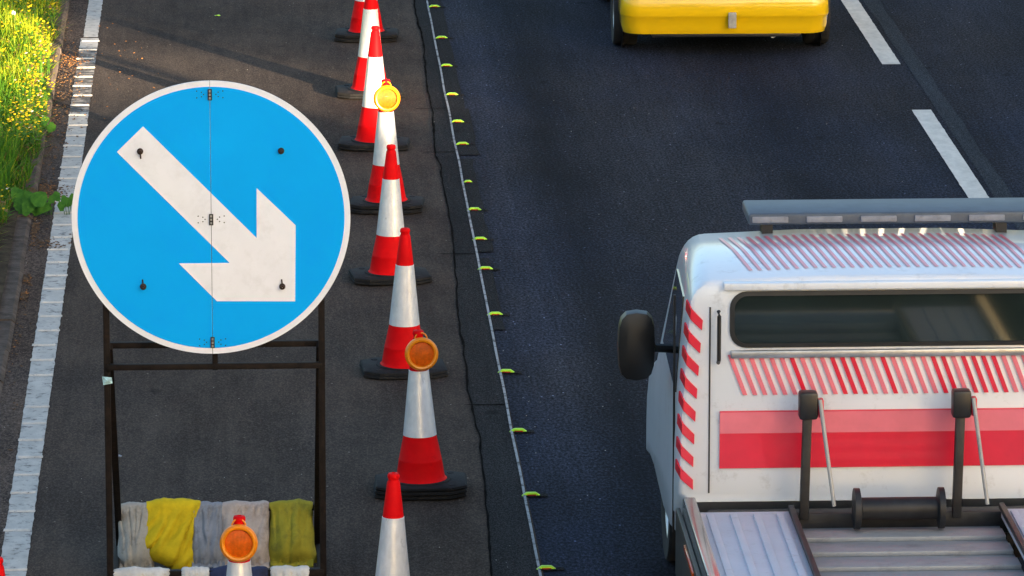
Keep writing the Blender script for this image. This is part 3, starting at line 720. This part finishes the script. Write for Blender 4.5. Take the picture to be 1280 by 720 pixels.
# ------------------------------------------------------------------ sandbags
def sandbag(px0, px1, Ybar, zbar, mat, label, front=0.34, back=0.30, skew=0.0, seed=0, thick=0.115, group='sandbags over the rear bar', rr=0.026, hem=True, wide=0.0):
    a = atY(px0, 635, Ybar); b = atY(px1, 635, Ybar); cx = (a.x+b.x)/2; W = b.x-a.x
    e = empty('sandbag', (cx, Ybar, zbar)); tag(e, label, 'sandbag', group)
    nu, nv = 44, 56; path = []
    tot = back+math.pi*rr+front
    for j in range(nv+1):
        s_ = tot*j/nv
        if s_ < back: p = Vector((0, rr+0.02*(1-s_/back), -(back-s_))); n_ = Vector((0, 1, 0))
        elif s_ < back+math.pi*rr:
            an = (s_-back)/rr; p = Vector((0, rr*math.cos(an), rr*math.sin(an))); n_ = Vector((0, math.cos(an), math.sin(an)))
        else:
            q_ = s_-back-math.pi*rr; p = Vector((0, -rr-0.03*q_, -q_)); n_ = Vector((0, -1, 0))
        path.append((s_, p, n_))
    def surf(side):
        vs = []
        for j, (s_, p, n_) in enumerate(path):
            tv = s_/tot
            if s_ < back: bel = math.sin(math.pi*min(1, (s_/back)))**0.6
            elif s_ > back+math.pi*rr:
                t = (s_-back-math.pi*rr)/front; bel = 0.12+0.88*math.sin(math.pi*min(1, t**1.5*0.92+0.02))**0.8
            else: bel = 0.12
            down = max(0, (s_-back-math.pi*rr)/front)
            for i in range(nu+1):
                u = -1+2*i/nu; ed = (1-abs(u)**3.0)**0.5
                nz = noise.noise(Vector((u*1.6+seed*7, tv*2.2, seed)))*0.040+noise.noise(Vector((u*3.6+tv*4+seed, tv*6, seed*2)))*0.010
                crease = (1-abs(2*noise.noise(Vector((u*2.4+down*(2.6 if skew else 1.1)*(1 if skew else math.copysign(1, u)), down*0.7+seed*3, seed*5+3)))))
                nz -= 0.034*max(0, crease-0.72)*3.6*((1.0 if skew else max(0.15, 1-1.3*down)) if down > 0 else 0)
                nz += 0.008*noise.noise(Vector((u*7+seed, 2, seed)))*max(0, 1-2.5*down)
                th = (thick*bel*ed + nz*(0.25+0.75*min(1, bel*1.3))*ed) if side > 0 else -0.004
                if side > 0: th = max(th, 0.004*ed)
                wv = 0.97+0.10*down+wide*down+0.03*math.sin(down*5+seed)
                if down <= 0: wv = 1
                x = u*W/2*wv + skew*down*front + 0.008*noise.noise(Vector((tv*9, u*2, seed)))
                dz = 0
                if hem and j > nv-5:
                    k_ = (j-(nv-5))/5; x += 0.010*math.sin(u*17+seed)*k_; th += 0.012*math.sin(u*23+seed*2)*k_ if side > 0 else 0; dz = 0.012*k_*math.sin(u*9+seed*3)
                q_ = p+n_*th; z_ = q_.z+dz
                if skew: z_ -= 0.075*u*down
                vs.append((x, q_.y-(0.03*max(0, down-0.85)/0.15 if hem else 0), max(z_, -zbar+0.012+0.004*side)))
        return vs
    vo, vi = surf(1), surf(-1); n1 = nu+1; m = MB()
    o_ = len(vo)
    fs = [(j*n1+i, j*n1+i+1, (j+1)*n1+i+1, (j+1)*n1+i) for j in range(nv) for i in range(nu)]
    fs += [tuple(o_+k for k in reversed(f)) for f in fs]
    for j in range(nv): fs += [(j*n1, (j+1)*n1, o_+(j+1)*n1, o_+j*n1), (j*n1+nu, o_+j*n1+nu, o_+(j+1)*n1+nu, (j+1)*n1+nu)]
    for i in range(nu): fs += [(i, o_+i, o_+i+1, i+1), (nv*n1+i, nv*n1+i+1, o_+nv*n1+i+1, o_+nv*n1+i)]
    m.add(vo+vi, fs); o = m.build('sack', mat, e, smooth=True, auto=80)
    if hem:
        h = MB(); nn_ = 40; zb = max(-front, -zbar+0.012); rows = []
        for q_, (dy, dz_) in enumerate(((-rr-0.055, 0.030), (-rr-0.085, 0.034), (-rr-0.115, 0.012), (-rr-0.118, 0.004), (-rr-0.08, 0.010), (-rr-0.05, 0.004))):
            row = []
            for i in range(nn_+1):
                u = -1+2*i/nn_; wv = noise.noise(Vector((u*4+seed, seed*3, q_*0.3)))
                row.append(Vector((u*W/2*(0.96+wide*0.6), dy+0.035*wv*(0.3+q_*0.2), max(zb+0.001, zb+dz_+0.030*max(0, noise.noise(Vector((u*5+seed, 9, q_*0.4))))))))
            rows.append(row)
        h.rings(rows, cap=False, closed=False); h.build('hem', mat, e, smooth=True, auto=80)
    return e
YB = SYp+ybr
sandbag(149, 189, YB, zb_r, 'bag_grey', 'grey hessian sandbag at the left end of the rear bar', seed=1, front=0.345, wide=0.15)
sandbag(241, 279, YB, zb_r, 'bag_blue', 'narrow blue-grey sandbag between the bright yellow and the pinkish bags', seed=2, front=0.325, wide=0.2)
sandbag(274, 337, YB, zb_r, 'bag_pink', 'pinkish-buff sandbag partly hidden behind the amber lamp', seed=3, front=0.335)
sandbag(337, 391, YB, zb_r, 'bag_olive', 'olive-green sandbag at the right end of the rear bar', seed=4, front=0.325, thick=0.125, wide=0.06)
sandbag(183, 250, YB, zb_r+0.006, 'bag_yellow', 'bright yellow creased sandbag hanging askew over the grey one', seed=5, front=0.33, skew=-0.12, thick=0.12, rr=0.036, hem=False)
YF = SYp+yff
FG = 'sandbags over the front bar'
sandbag(140, 211, YF, zb_f, 'bag_white', 'white stained sandbag on the front bar at the bottom edge, left end', seed=6, group=FG)
sandbag(226, 261, YF, zb_f, 'bag_white', 'small white sandbag on the front bar, left of the navy one', seed=7, group=FG)
sandbag(262, 334, YF, zb_f, 'bag_navy', 'dark navy sandbag on the front bar, mostly behind the lamp-topped cone', seed=8, group=FG)
sandbag(337, 386, YF, zb_f, 'bag_white', 'white sandbag with yellow stains on the front bar, right end', seed=9, group=FG)

# ------------------------------------------------------------------ wheels
def wheel(parent, loc, r, wdt, side):
    e = MB(); Ry = Matrix.Translation(loc) @ Matrix.Rotation(R(90), 4, 'Y')
    e.lathe([(r*0.62, -wdt/2+0.01), (r*0.70, -wdt/2), (r*0.95, -wdt/2), (r, -wdt/2+0.025), (r*0.985, -0.03), (r*0.97, -0.028), (r*0.97, -0.022), (r*0.985, -0.02), (r*0.985, 0.02), (r*0.97, 0.022), (r*0.97, 0.028), (r*0.985, 0.03), (r, wdt/2-0.025), (r*0.95, wdt/2), (r*0.70, wdt/2), (r*0.62, wdt/2-0.01)], 40, cap=False, mat=Ry)
    wh = e.build('wheel', 'tyre', parent, smooth=True, auto=50)
    m = MB(); m.lathe([(r*0.63, side*(wdt/2-0.012)), (r*0.58, side*(wdt/2-0.02)), (r*0.5, side*(wdt/2-0.06)), (r*0.2, side*(wdt/2-0.035)), (r*0.14, side*(wdt/2-0.01)), (0.001, side*(wdt/2-0.008))], 32, cap=False, mat=Ry)
    m.lathe([(r*0.63, -side*(wdt/2-0.012)), (r*0.4, 0), (0.001, 0)], 32, cap=False, mat=Ry)
    m.build('rim', 'steel', wh, smooth=True, auto=50)

# ------------------------------------------------------------------ recovery truck
S0 = at(858, 352, 2.16)             # rear-left roof corner of cab
TC = 3.46; TY = S0.y
tr = empty('recovery_truck', (TC, TY, 0)); tag(tr, 'white recovery truck with red stripes driving away, its empty flatbed behind the cab', 'truck')
def hw(z, y=0):      # half width of cab with tumblehome
    t = max(0, (z-1.1)/1.06); return 1.148-0.065*t**1.5 - max(0, y-0.2)*0.055*(0.3+0.7*t)
def cab_ring(y, zb, zt, inset=0):
    pts = []; c = 0.13
    def ring_half(sgn):
        o = [(hw(zb, y)-0.04-inset, zb), (hw(zb, y)-inset, zb+0.05)]
        n = 7
        for i in range(1, n): z = zb+0.05+(zt-c-zb-0.05)*i/n; o.append((hw(z, y)-inset, z))
        for i in range(7):
            a = math.pi/2*i/6; o.append((hw(zt-c, y)-inset-c+c*math.cos(a), zt-c+c*math.sin(a)))
        return o
    r = ring_half(1); crown = 0.02
    right = [Vector((x, y, z)) for x, z in r]; left = [Vector((-x, y, z)) for x, z in reversed(r)]
    return right+[Vector((0.4, y, zt+crown)), Vector((-0.4, y, zt+crown))]+left
m = MB(); m.rings([cab_ring(0.0, 0.95, 2.13, 0.03), cab_ring(0.015, 0.95, 2.15, 0.008), cab_ring(0.05, 0.93, 2.16), cab_ring(0.7, 0.60, 2.175), cab_ring(1.3, 0.55, 2.15), cab_ring(1.5, 0.55, 2.08), cab_ring(1.6, 0.55, 2.0), cab_ring(2.1, 0.55, 1.45), cab_ring(2.25, 0.55, 1.28), cab_ring(2.8, 0.5, 1.12), cab_ring(3.0, 0.45, 0.95), cab_ring(3.05, 0.45, 0.8)])
cab = m.build('cab', 'white_paint', tr, smooth=True, auto=40)
# roof ribs
def strip(mb, x0, x1, y0, y1, z, mi=0, dz=0.006): mb.box((x0, y0, z), (x1, y1, z+dz), mi)
# rear window: rounded rectangle glass with rubber frame
def rrect(x0, x1, z0, z1, r, n=6):
    o = []
    for cx_, cz_, a0 in ((x1-r, z1-r, 0), (x0+r, z1-r, 90), (x0+r, z0+r, 180), (x1-r, z0+r, 270)):
        for i in range(n+1): a = R(a0+90*i/n); o.append((cx_+r*math.cos(a), cz_+r*math.sin(a)))
    return o
def zt(py): return atY(1050, py, TY).z
zw1, zw0 = zt(368), zt(428)
wl = atY(918, 400, TY).x-TC; wr = -wl
wf = MB()
oR, iR = rrect(wl-0.025, wr+0.025, zw0-0.022, zw1+0.022, 0.09), rrect(wl, wr, zw0, zw1, 0.07)
n = len(oR); vs = [Vector((x, -0.012, z)) for x, z in oR]+[Vector((x, -0.018, z)) for x, z in iR]+[Vector((x, -0.004, z)) for x, z in iR]+[Vector((x, 0.03, z)) for x, z in oR]
wf.add(vs, [(i, (i+1) % n, n+(i+1) % n, n+i) for i in range(n)]+[(n+i, n+(i+1) % n, 2*n+(i+1) % n, 2*n+i) for i in range(n)]+[(3*n+i, 3*n+(i+1) % n, (i+1) % n, i) for i in range(n)])
wobj = wf.build('rear_window', 'seal_rubber', tr, smooth=True)
MB().prism(iR, -0.006, 0.02, 'xz').build('glass', 'glass', wobj)
# shallow pressed ledges above and below the window
MB().box((wl-0.06, -0.045, zw1+0.035), (wr+0.06, 0.02, zw1+0.075)).build('gutter_lip', 'white_paint', tr, bevel=0.008)
MB().box((wl-0.02, -0.035, zw0-0.075), (wr+0.02, 0.02, zw0-0.035)).build('window_sill', 'steel', tr, bevel=0.006)
# side windows, doors
for s_ in (-1, 1):
    poly = [(0.45, 1.45), (1.85, 1.42), (1.45, 1.92), (0.5, 1.97)]; m = MB()
    vs = [Vector((s_*(hw(z, y)+0.006), y, z)) for y, z in poly]+[Vector((s_*(hw(z, y)-0.02), y, z)) for y, z in poly]
    m.add(vs, [(0,1,2,3), (7,6,5,4), (0,4,5,1), (1,5,6,2), (2,6,7,3), (3,7,4,0)])
    m.build('side_window', 'glass', tr)
    MB().box((-0.006, 0.40, 0.68), (0.006, 0.41, 2.0), mat=Matrix.Translation((s_*1.143, 0, 0))).build('door_gap', 'black', tr)
    # mirror
    mm = MB(); mm.rings([[Vector((s_*(1.14+0.165+a*dx), 1.05+0.06*yy, 1.58+0.20*dz*a)) for dx, dz in [(0.105*math.copysign(abs(math.cos(t))**0.6, math.cos(t)), math.copysign(abs(math.sin(t))**0.6, math.sin(t))) for t in [2*math.pi*k/16 for k in range(32)]]] for a, yy in ((0.6, -1.2), (0.95, -0.9), (1, 0), (0.9, 1), (0.5, 1.5))])
    mo = mm.build('wing_mirror', 'black', tr, smooth=True)
    MB().tube([(s_*1.04, 1.15, 1.53), (s_*1.2, 1.1, 1.55)], 0.025, 8).build('mirror_arm', 'black', mo)
m = MB(); m.add([(-0.86, 1.62, 2.0), (0.86, 1.62, 2.0), (0.92, 2.13, 1.44), (-0.92, 2.13, 1.44), (-0.86, 1.60, 1.98), (0.86, 1.60, 1.98), (0.92, 2.10, 1.42), (-0.92, 2.10, 1.42)], [(0,1,2,3), (4,7,6,5), (0,4,5,1), (1,5,6,2), (2,6,7,3), (3,7,4,0)])
m.build('windscreen', 'glass', tr)
for s_ in (-1, 1): MB().box((s_*0.72-0.14, 3.0, 0.82), (s_*0.72+0.14, 3.07, 0.95)).build('headlight', 'chrome', tr, bevel=0.02)
MB().box((-1.0, 3.0, 0.45), (1.0, 3.15, 0.72)).build('front_bumper', 'black', tr, bevel=0.03)
# roof light bar near roof front
lb = MB(); lb.box((-0.68, 1.15, 2.225), (1.02, 1.55, 2.29)); lbo = lb.build('light_bar', 'barblue', tr, bevel=0.015, seg=3)
for x in (-0.74, -0.44, -0.14, 0.16, 0.46, 0.76):
    MB().box((x+0.08, 1.137, 2.24), (x+0.28, 1.148, 2.275)).build('lamp_lens', 'bag_blue', lbo, bevel=0.008)
for x in (-0.6, 0.7): MB().box((x, 1.2, 2.16), (x+0.06, 1.34, 2.23)).build('bar_foot', 'black', lbo)
# red slanted strokes on roof (foreshortened) and back panel
def strokes(mb, x0, x1, f0, f1, n, mk, seed, slope, wmin=0.010, wmax=0.026):
    rr_ = random.Random(seed); x = x0
    while x < x1:
        wd = (wmin+wmax)/2
        if True:
            a, b = (0, 1)
            mk(mb, x, wd, f0+(f1-f0)*a, f0+(f1-f0)*b, slope, rr_.random())
        x += wd+0.030
def zroof(x, y):
    st_ = [(0.05, 2.16), (0.7, 2.175), (1.3, 2.15), (1.5, 2.08)]
    for (ya, za_), (yb, zb_) in zip(st_[:-1], st_[1:]):
        if y <= yb: zt_ = za_+(zb_-za_)*(y-ya)/(yb-ya); break
    edge_ = hw(zt_-0.13, y)-0.13
    return zt_+0.02*(1-max(0, abs(x)-0.4)/(edge_-0.4)) + 0.0045
m = MB()
def mk_roof(mb, x, wd, ya, yb, sl2, r):
    n_ = 8
    for k in range(n_):
        y0_, y1_ = ya+(yb-ya)*k/n_, ya+(yb-ya)*(k+1)/n_
        xa, xb = x-0.10*(y0_-0.2), x-0.10*(y1_-0.2)
        mb.add([(xa, y0_, zroof(xa, y0_)), (xa+wd, y0_, zroof(xa+wd, y0_)), (xb+wd, y1_, zroof(xb+wd, y1_)), (xb, y1_, zroof(xb, y1_))], [(0,1,2,3)], 0)
strokes(m, -0.76, 0.84, 0.20, 1.10, 0, mk_roof, 3, 0, 0.012, 0.028)
m.build('roof_marking', ['truck_pink', 'truck_red'], tr)
m = MB(); zA, zBt = zt(442), zt(492)
def mk_back(mb, x, wd, za, zb2, sl2, r):
    # za..zb from top to bottom
    mb.add([(x, -0.012, za), (x+wd, -0.012, za), (x+wd+sl2*(za-zb2), -0.012, zb2), (x+sl2*(za-zb2), -0.012, zb2), (x, 0.004, za), (x+wd, 0.004, za), (x+wd+sl2*(za-zb2), 0.004, zb2), (x+sl2*(za-zb2), 0.004, zb2)],
           [(0,1,2,3), (0,4,5,1), (1,5,6,2), (2,6,7,3), (3,7,4,0)], 0 if r < 0.35 else 1)
strokes(m, -0.89, 0.84, zA, zBt, 0, mk_back, 11, 0.38, 0.014, 0.034)
m.build('back_marking', ['truck_red', 'truck_pink'], tr)
m = MB(); zc0, zc1 = zt(583), zt(512)
m.box((-0.93, -0.016, zc0), (0.93, 0.004, zc1), 0); m.box((-0.93, -0.020, zc1-0.12), (0.93, -0.0165, zc1-0.005), 1)
m.build('red_band', ['truck_red', 'truck_pink'], tr)
# chevron strips at rear corners
for s_ in (-1, 1):
    m = MB()
    z = 1.02
    def cx2(zz, off): return s_*(hw(min(zz, 2.03))-0.012-off)
    while z < 2.02:
        zA2, zB2 = z, z+0.055
        sh = 0.10
        vs = [Vector((cx2(zA2+sh, -0.022), 0.06, zA2+sh)), Vector((cx2(zB2+sh, -0.022), 0.06, zB2+sh)), Vector((cx2(zB2, 0.065), -0.008, zB2)), Vector((cx2(zA2, 0.065), -0.008, zA2))]
        mid_t, mid_b = Vector((cx2(zB2+sh*0.6, 0.0), -0.006, zB2+sh*0.6)), Vector((cx2(zA2+sh*0.6, 0.0), -0.006, zA2+sh*0.6))
        m.add([vs[0], mid_b, mid_t, vs[1]], [(0,1,2,3)]); m.add([mid_b, vs[3], vs[2], mid_t], [(0,1,2,3)])
        z += 0.125
    o = m.build('chevron_strip', 'truck_red', tr)
    md = o.modifiers.new('s', 'SOLIDIFY'); md.thickness = 0.01; md.offset = 0
# panel seams, rivets, corner grab handles and fuel-stained vents on the back of the cab
for X in (-0.985, 0.985):
    MB().box((X-0.004, -0.006, 1.0), (X+0.004, 0.012, 2.02)).build('panel_seam', 'dark_metal', tr)
    MB().tube([(X*0.955, -0.02, 1.72), (X*0.955, -0.055, 1.74), (X*0.955, -0.055, 1.98), (X*0.955, -0.02, 2.0)], 0.011, 8).build('grab_handle', 'black', tr, smooth=True)
# chassis, wheels
m = MB(); m.box((-0.45, -4.6, 0.48), (-0.33, 2.6, 0.72)); m.box((0.33, -4.6, 0.48), (0.45, 2.6, 0.72))
for y in (-4.4, -3, -1.5, 0): m.box((-0.33, y, 0.5), (0.33, y+0.1, 0.68))
m.build('chassis', 'dark_metal', tr)
for s_ in (-1, 1):
    wheel(tr, (s_*0.93, 2.35, 0.36), 0.36, 0.22, s_); wheel(tr, (s_*0.95, -2.35, 0.36), 0.36, 0.24, s_)
    MB().box((s_*1.09-0.03, -1.75, 0.40), (s_*1.09+0.03, 0.55, 0.80)).build('side_skirt', 'dark_metal', tr, bevel=0.01)
    MB().box((s_*1.09-0.03, -4.5, 0.5), (s_*1.09+0.03, -2.85, 0.80)).build('side_skirt', 'dark_metal', tr, bevel=0.01)
# bed
DZ = 0.95
bx = lambda px, py=660: at(px, py, DZ).x-TC
inL, outL = bx(1012, 700), -1.03
m = MB()
for s_ in (-1, 1):
    a, b = sorted((s_*abs(inL), s_*1.06)); m.box((a, -4.8, DZ-0.05), (b, -0.22, DZ))
    nr = 4; wd = (b-a)/nr
    for k in range(nr): m.box((a+wd*(k+0.3), -4.75, DZ), (a+wd*(k+0.62), -0.30, DZ+0.012))
m.build('deck_track', 'dirty_white', tr, bevel=0.004)
m = MB(); m.box((-abs(inL)+0.004, -4.8, DZ-0.12), (abs(inL)-0.004, -0.20, DZ-0.10))
y = -4.7
while y < -0.4: m.box((-abs(inL)+0.01, y, DZ-0.10), (abs(inL)-0.01, y+0.16, DZ-0.075)); y += 0.30
m.build('center_ramp', 'alu', tr, bevel=0.004)
for s_ in (-1, 1):
    MB().box((s_*1.10-0.035, -4.85, DZ-0.16), (s_*1.10+0.035, -0.12, DZ+0.06)).build('side_rail', 'chrome', tr, bevel=0.012)
    MB().box((s_*1.15-0.012, -4.85, DZ-0.10), (s_*1.15+0.012, 0.0, DZ-0.03)).build('rub_strip', 'dark_metal', tr, bevel=0.004)
    MB().box((s_*abs(inL)-0.015, -4.8, DZ+0.001), (s_*abs(inL)+0.015, -0.22, DZ+0.035)).build('track_lip', 'dark_metal', tr, bevel=0.005)
    for y in (-0.95, -2.6, -4.2):
        MB().box((s_*1.167-0.004, y-0.28, DZ-0.088), (s_*1.167+0.012, y+0.28, DZ-0.058)).build('marker_light', 'orange', tr, bevel=0.003)
# headboard lower frame behind cab
m = MB(); m.box((-1.0, -0.20, DZ-0.14), (1.0, -0.08, DZ-0.02)); m.build('headboard_beam', 'dark_metal', tr, bevel=0.01)
MB().lathe([(0.001, -0.24), (0.11, -0.24), (0.11, -0.21), (0.06, -0.20), (0.06, 0.20), (0.11, 0.21), (0.11, 0.24), (0.001, 0.24)], 24, cap=False, mat=Matrix.Translation((0.0, -0.34, DZ+0.04)) @ Matrix.Rotation(R(90), 4, 'Y')).build('winch_drum', 'dark_metal', tr, smooth=True)
for s_, px in ((-1, 998), (1, 1192)):
    X = (px-290)/237-TC
    zs = zt(500)
    p = MB(); p.tube([(X-0.02, -0.20, DZ-0.05), (X, -0.15, zs+0.02)], 0.024, square=True); po = p.build('lamp_post', 'dark_metal', tr, bevel=0.004)
    MB().box((X-0.05, -0.21, zs-0.06), (X+0.05, -0.12, zs+0.09)).build('work_lamp', 'black', po, bevel=0.015)
    MB().box((X+0.052, -0.20, zs-0.05), (X+0.082, -0.14, zs+0.05)).build('tail_lens', 'truck_red', po, bevel=0.008)
    p = MB(); p.tube([(X+0.06, -0.20, zs+0.05), (X+0.13, -0.32, DZ+0.05)], 0.011, 8); p.build('brace', 'alu', po)
MB().box((-1.02, -4.95, 0.55), (1.02, -4.87, 0.9)).build('tail_board', 'white_paint', tr, bevel=0.01)
for s_ in (-1, 1): MB().box((s_*0.85-0.12, -4.99, 0.62), (s_*0.85+0.12, -4.955, 0.76)).build('tail_light', 'truck_red', tr, bevel=0.01)

# ------------------------------------------------------------------ yellow car
p = at(905, 68); CX = (905-290)/143.2-0.085; CYY = p.y
car = empty('parked_car', (CX, CYY, 0)); car.name = 'hatchback_car'; car.rotation_euler = (0, 0, R(-0.6))
tag(car, 'yellow hatchback driving away, only its rear bumper and wheels in view at the top', 'car')
def csec(y, zb, zs, zt_, wb, ws, wt):
    o = [(wb-0.06, zb), (wb, zb+0.05), (ws, (zb+zs)/2), (ws, zs-0.03), (ws-0.03, zs), (wt+0.02, (zs+zt_)/2+0.02), (wt, zt_-0.06), (wt-0.08, zt_)]
    return [Vector((x, y, z)) for x, z in o]+[Vector((0, y, zt_+0.015))]+[Vector((-x, y, z)) for x, z in reversed(o)]
m = MB()
m.rings([csec(0.05, 0.26, 0.80, 0.86, 0.72, 0.80, 0.66), csec(0.12, 0.25, 0.86, 1.0, 0.80, 0.86, 0.66), csec(0.35, 0.22, 0.92, 1.34, 0.82, 0.87, 0.58), csec(0.7, 0.2, 0.92, 1.44, 0.82, 0.87, 0.58),
         csec(1.8, 0.2, 0.92, 1.47, 0.82, 0.87, 0.58), csec(2.3, 0.2, 0.92, 1.40, 0.82, 0.87, 0.57), csec(2.9, 0.2, 0.9, 1.04, 0.82, 0.86, 0.66), csec(3.5, 0.2, 0.82, 0.90, 0.80, 0.84, 0.66), csec(3.85, 0.22, 0.66, 0.74, 0.72, 0.76, 0.6), csec(3.95, 0.26, 0.5, 0.56, 0.6, 0.66, 0.5)])
m.build('body', 'car_yellow', car, smooth=True, auto=50)
# bumper: rounded, with ledge
def bsec(z, off, w_, c=0.16):
    o = []
    for i in range(9):
        a = R(180+90*i/8); o.append((-w_+c+c*math.cos(a), -off+c+c*math.sin(a)))
    for i in range(9):
        a = R(270+90*i/8); o.append((w_-c+c*math.cos(a), -off+c+c*math.sin(a)))
    bow = [Vector((x, y-0.05*(1-(x/w_)**2)+0.02, z)) for x, y in o]
    return [Vector((-w_, 0.30, z))]+bow+[Vector((w_, 0.30, z))]
m = MB(); m.rings([bsec(0.19, 0.06, 0.86), bsec(0.20, 0.10, 0.885), bsec(0.26, 0.125, 0.90), bsec(0.335, 0.13, 0.905), bsec(0.355, 0.15, 0.91), bsec(0.37, 0.155, 0.915), bsec(0.47, 0.15, 0.91), bsec(0.56, 0.13, 0.90), bsec(0.60, 0.09, 0.885), bsec(0.61, 0.02, 0.87)])
m.build('rear_bumper', 'car_yellow', car, smooth=True, auto=50)
MB().box((-0.64, -0.07, 0.165), (0.66, 0.1, 0.20)).build('bumper_valance', 'black', car, bevel=0.008)
MB().box((0.02, -0.182, 0.26), (0.09, -0.165, 0.40)).build('towing_cover', 'bag_grey', car, bevel=0.01)
m = MB(); m.add([(-0.58, 0.13, 0.98), (0.58, 0.13, 0.98), (0.50, 0.33, 1.30), (-0.50, 0.33, 1.30), (-0.58, 0.15, 0.97), (0.58, 0.15, 0.97), (0.5, 0.35, 1.29), (-0.5, 0.35, 1.29)], [(0,1,2,3), (4,7,6,5), (0,4,5,1), (1,5,6,2), (2,6,7,3), (3,7,4,0)])
m.build('rear_window', 'glass', car)
MB().box((-0.26, -0.04, 0.68), (0.26, 0.0, 0.79)).build('number_plate', 'plate', car, bevel=0.004)
for s_ in (-1, 1):
    MB().box((s_*0.72-0.10, 0.0, 0.66), (s_*0.72+0.10, 0.12, 0.92)).build('tail_light', 'truck_red', car, bevel=0.03)
    m = MB(); m.add([Vector((s_*0.845, 0.6, 0.95)), Vector((s_*0.845, 2.6, 0.95)), Vector((s_*0.62, 2.2, 1.35)), Vector((s_*0.62, 0.75, 1.38)), Vector((s_*0.83, 0.6, 0.95)), Vector((s_*0.83, 2.6, 0.95)), Vector((s_*0.6, 2.2, 1.35)), Vector((s_*0.6, 0.75, 1.38))], [(0,1,2,3), (4,7,6,5), (0,4,5,1), (1,5,6,2), (2,6,7,3), (3,7,4,0)])
    m.build('side_window', 'glass', car)
    MB().box((s_*0.97-0.09, 2.35, 0.93), (s_*0.97+0.09, 2.45, 1.07)).build('wing_mirror', 'car_yellow', car, bevel=0.03)
    for y in (0.55, 3.05):
        wheel(car, (s_*0.845, y, 0.31), 0.31, 0.21, s_)
        m = MB(); m.lathe([(0.001, -0.005), (0.36, -0.005), (0.36, 0.005), (0.001, 0.005)], 32, cap=False, mat=Matrix.Translation((s_*0.872, y, 0.32)) @ Matrix.Rotation(R(90), 4, 'Y')); m.build('wheel_arch', 'black', car)
    MB().box((s_*0.80-0.012, 0.5, 0.18), (s_*0.80+0.012, 3.4, 0.26)).build('sill', 'black', car)
MB().box((-0.8, 0.2, 0.17), (0.8, 3.6, 0.24)).build('underbody', 'black', car)
m = MB().tube([(0.42, -0.06, 0.18), (0.42, 0.4, 0.19)], 0.028, 12); m.build('exhaust_pipe', 'steel', car)

# ------------------------------------------------------------------ median barrier, lamp posts
bar_e = empty('crash_barrier', (10.6, 0, 0)); tag(bar_e, 'galvanised steel crash barrier along the central reservation', 'crash barrier')
sheet('central_reservation', 9.75, 12.2, -120, 600, 0.006, 'gutter')
m = MB(); prof = [(0, 0.42), (-0.04, 0.46), (-0.04, 0.52), (0, 0.56), (0, 0.60), (-0.04, 0.64), (-0.04, 0.70), (0, 0.74), (0.004, 0.74), (0.004, 0.42)]
m.prism(prof, -20, 120, 'xz'); m.build('rail', 'steel', bar_e)
for k in range(40): MB().box((0.01, -18+k*3.2, -0.01), (0.11, -17.94+k*3.2, 0.7)).build('post', 'steel', bar_e)
for (lx, ly, lab) in ((11.6, (27.1-11.6)/0.5774, 'tall grey street lamp on the central reservation whose shadow crosses the lane'), ):
    e = empty('street_lamp', (lx, ly, 0)); tag(e, lab, 'street lamp')
    MB().lathe([(0.15, 0), (0.15, 1.2), (0.11, 1.25), (0.09, 6), (0.06, 9.0)], 20).build('post', 'steel', e, smooth=True)
    MB().tube([(0, 0, 8.9), (-0.5, 0, 9.4), (-1.4, 0, 9.5)], 0.04, 8).build('arm', 'steel', e)
    MB().box((-2.0, -0.12, 9.42), (-1.35, 0.12, 9.56)).build('lamp_head', 'steel', e, bevel=0.03)

# ------------------------------------------------------------------ the overbridge the picture is taken from (casts the shade)
br = empty('overbridge', (0, 0, 0)); tag(br, 'concrete road bridge crossing over the carriageways', 'bridge')
MB().box((-26, -10.0, 5.4), (70, -0.9, 6.45)).build('deck', 'concrete', br)
PZ = 7.72
MB().box((-26, -1.2, 6.455), (70, -0.9, PZ)).build('parapet', 'concrete', br)
MB().box((-26, -10.0, 6.455), (70, -9.7, PZ-0.1)).build('parapet', 'concrete', br)
for x in (-8, 11, 24): MB().box((x-0.5, -9, -0.05), (x+0.5, -2, 5.395)).build('pier', 'concrete', br)
# unseen trees added behind the bridge to block the low sun
def tree(x, y, h, r, seed, label):
    rr_ = random.Random(seed); e = empty('added_shade_tree', (x, y, 0)); tag(e, label, 'tree', 'added sun-blocking trees beyond the bridge')
    MB().tube([(0, 0, -0.1), (0.1, 0.1, h*0.3), (0, 0.1, h*0.75)], [0.35, 0.25, 0.08], 10).build('trunk', 'bark', e, smooth=True)
    m = MB()
    blobs = [(Vector((rr_.uniform(-1, 1)*r*0.7, rr_.uniform(-1, 1)*r*0.7, h*rr_.uniform(0.35, 0.85))), r*rr_.uniform(0.35, 0.6)) for _ in range(16)]
    for _ in range(9000):
        c_, q_ = rr_.choice(blobs); d_ = Vector((rr_.gauss(0, 1), rr_.gauss(0, 1), rr_.gauss(0, 1))).normalized()
        p_ = c_+d_*q_*rr_.uniform(0.3, 1); a_ = Vector((rr_.uniform(-1, 1), rr_.uniform(-1, 1), rr_.uniform(-1, 1))).normalized()*0.30; b_ = a_.cross(d_).normalized()*0.22
        m.add([p_-a_, p_+b_, p_+a_, p_-b_], [(0,1,2,3)])
    m.build('crown', 'tree_leaf', e)
tree(25.5, -16, 17, 7, 7, 'added unseen round tree close behind the bridge parapet, keeping sun off the sign')
tree(18, -17, 16, 6.5, 8, 'added unseen sun-blocking tree behind the bridge, nearest the carriageway')
tree(42.6, -16, 17, 5.0, 1, 'added unseen broad tree blocking sun, nearest the end of the bridge')
tree(47, -18, 19, 5, 2, 'second added sun-blocking tree out from the end of the bridge')
tree(54, -17, 18, 5, 3, 'third added sun-blocking tree out from the end of the bridge')
tree(61, -18, 20, 5.5, 4, 'outermost tall tree of the added sun-blocking row by the bridge')
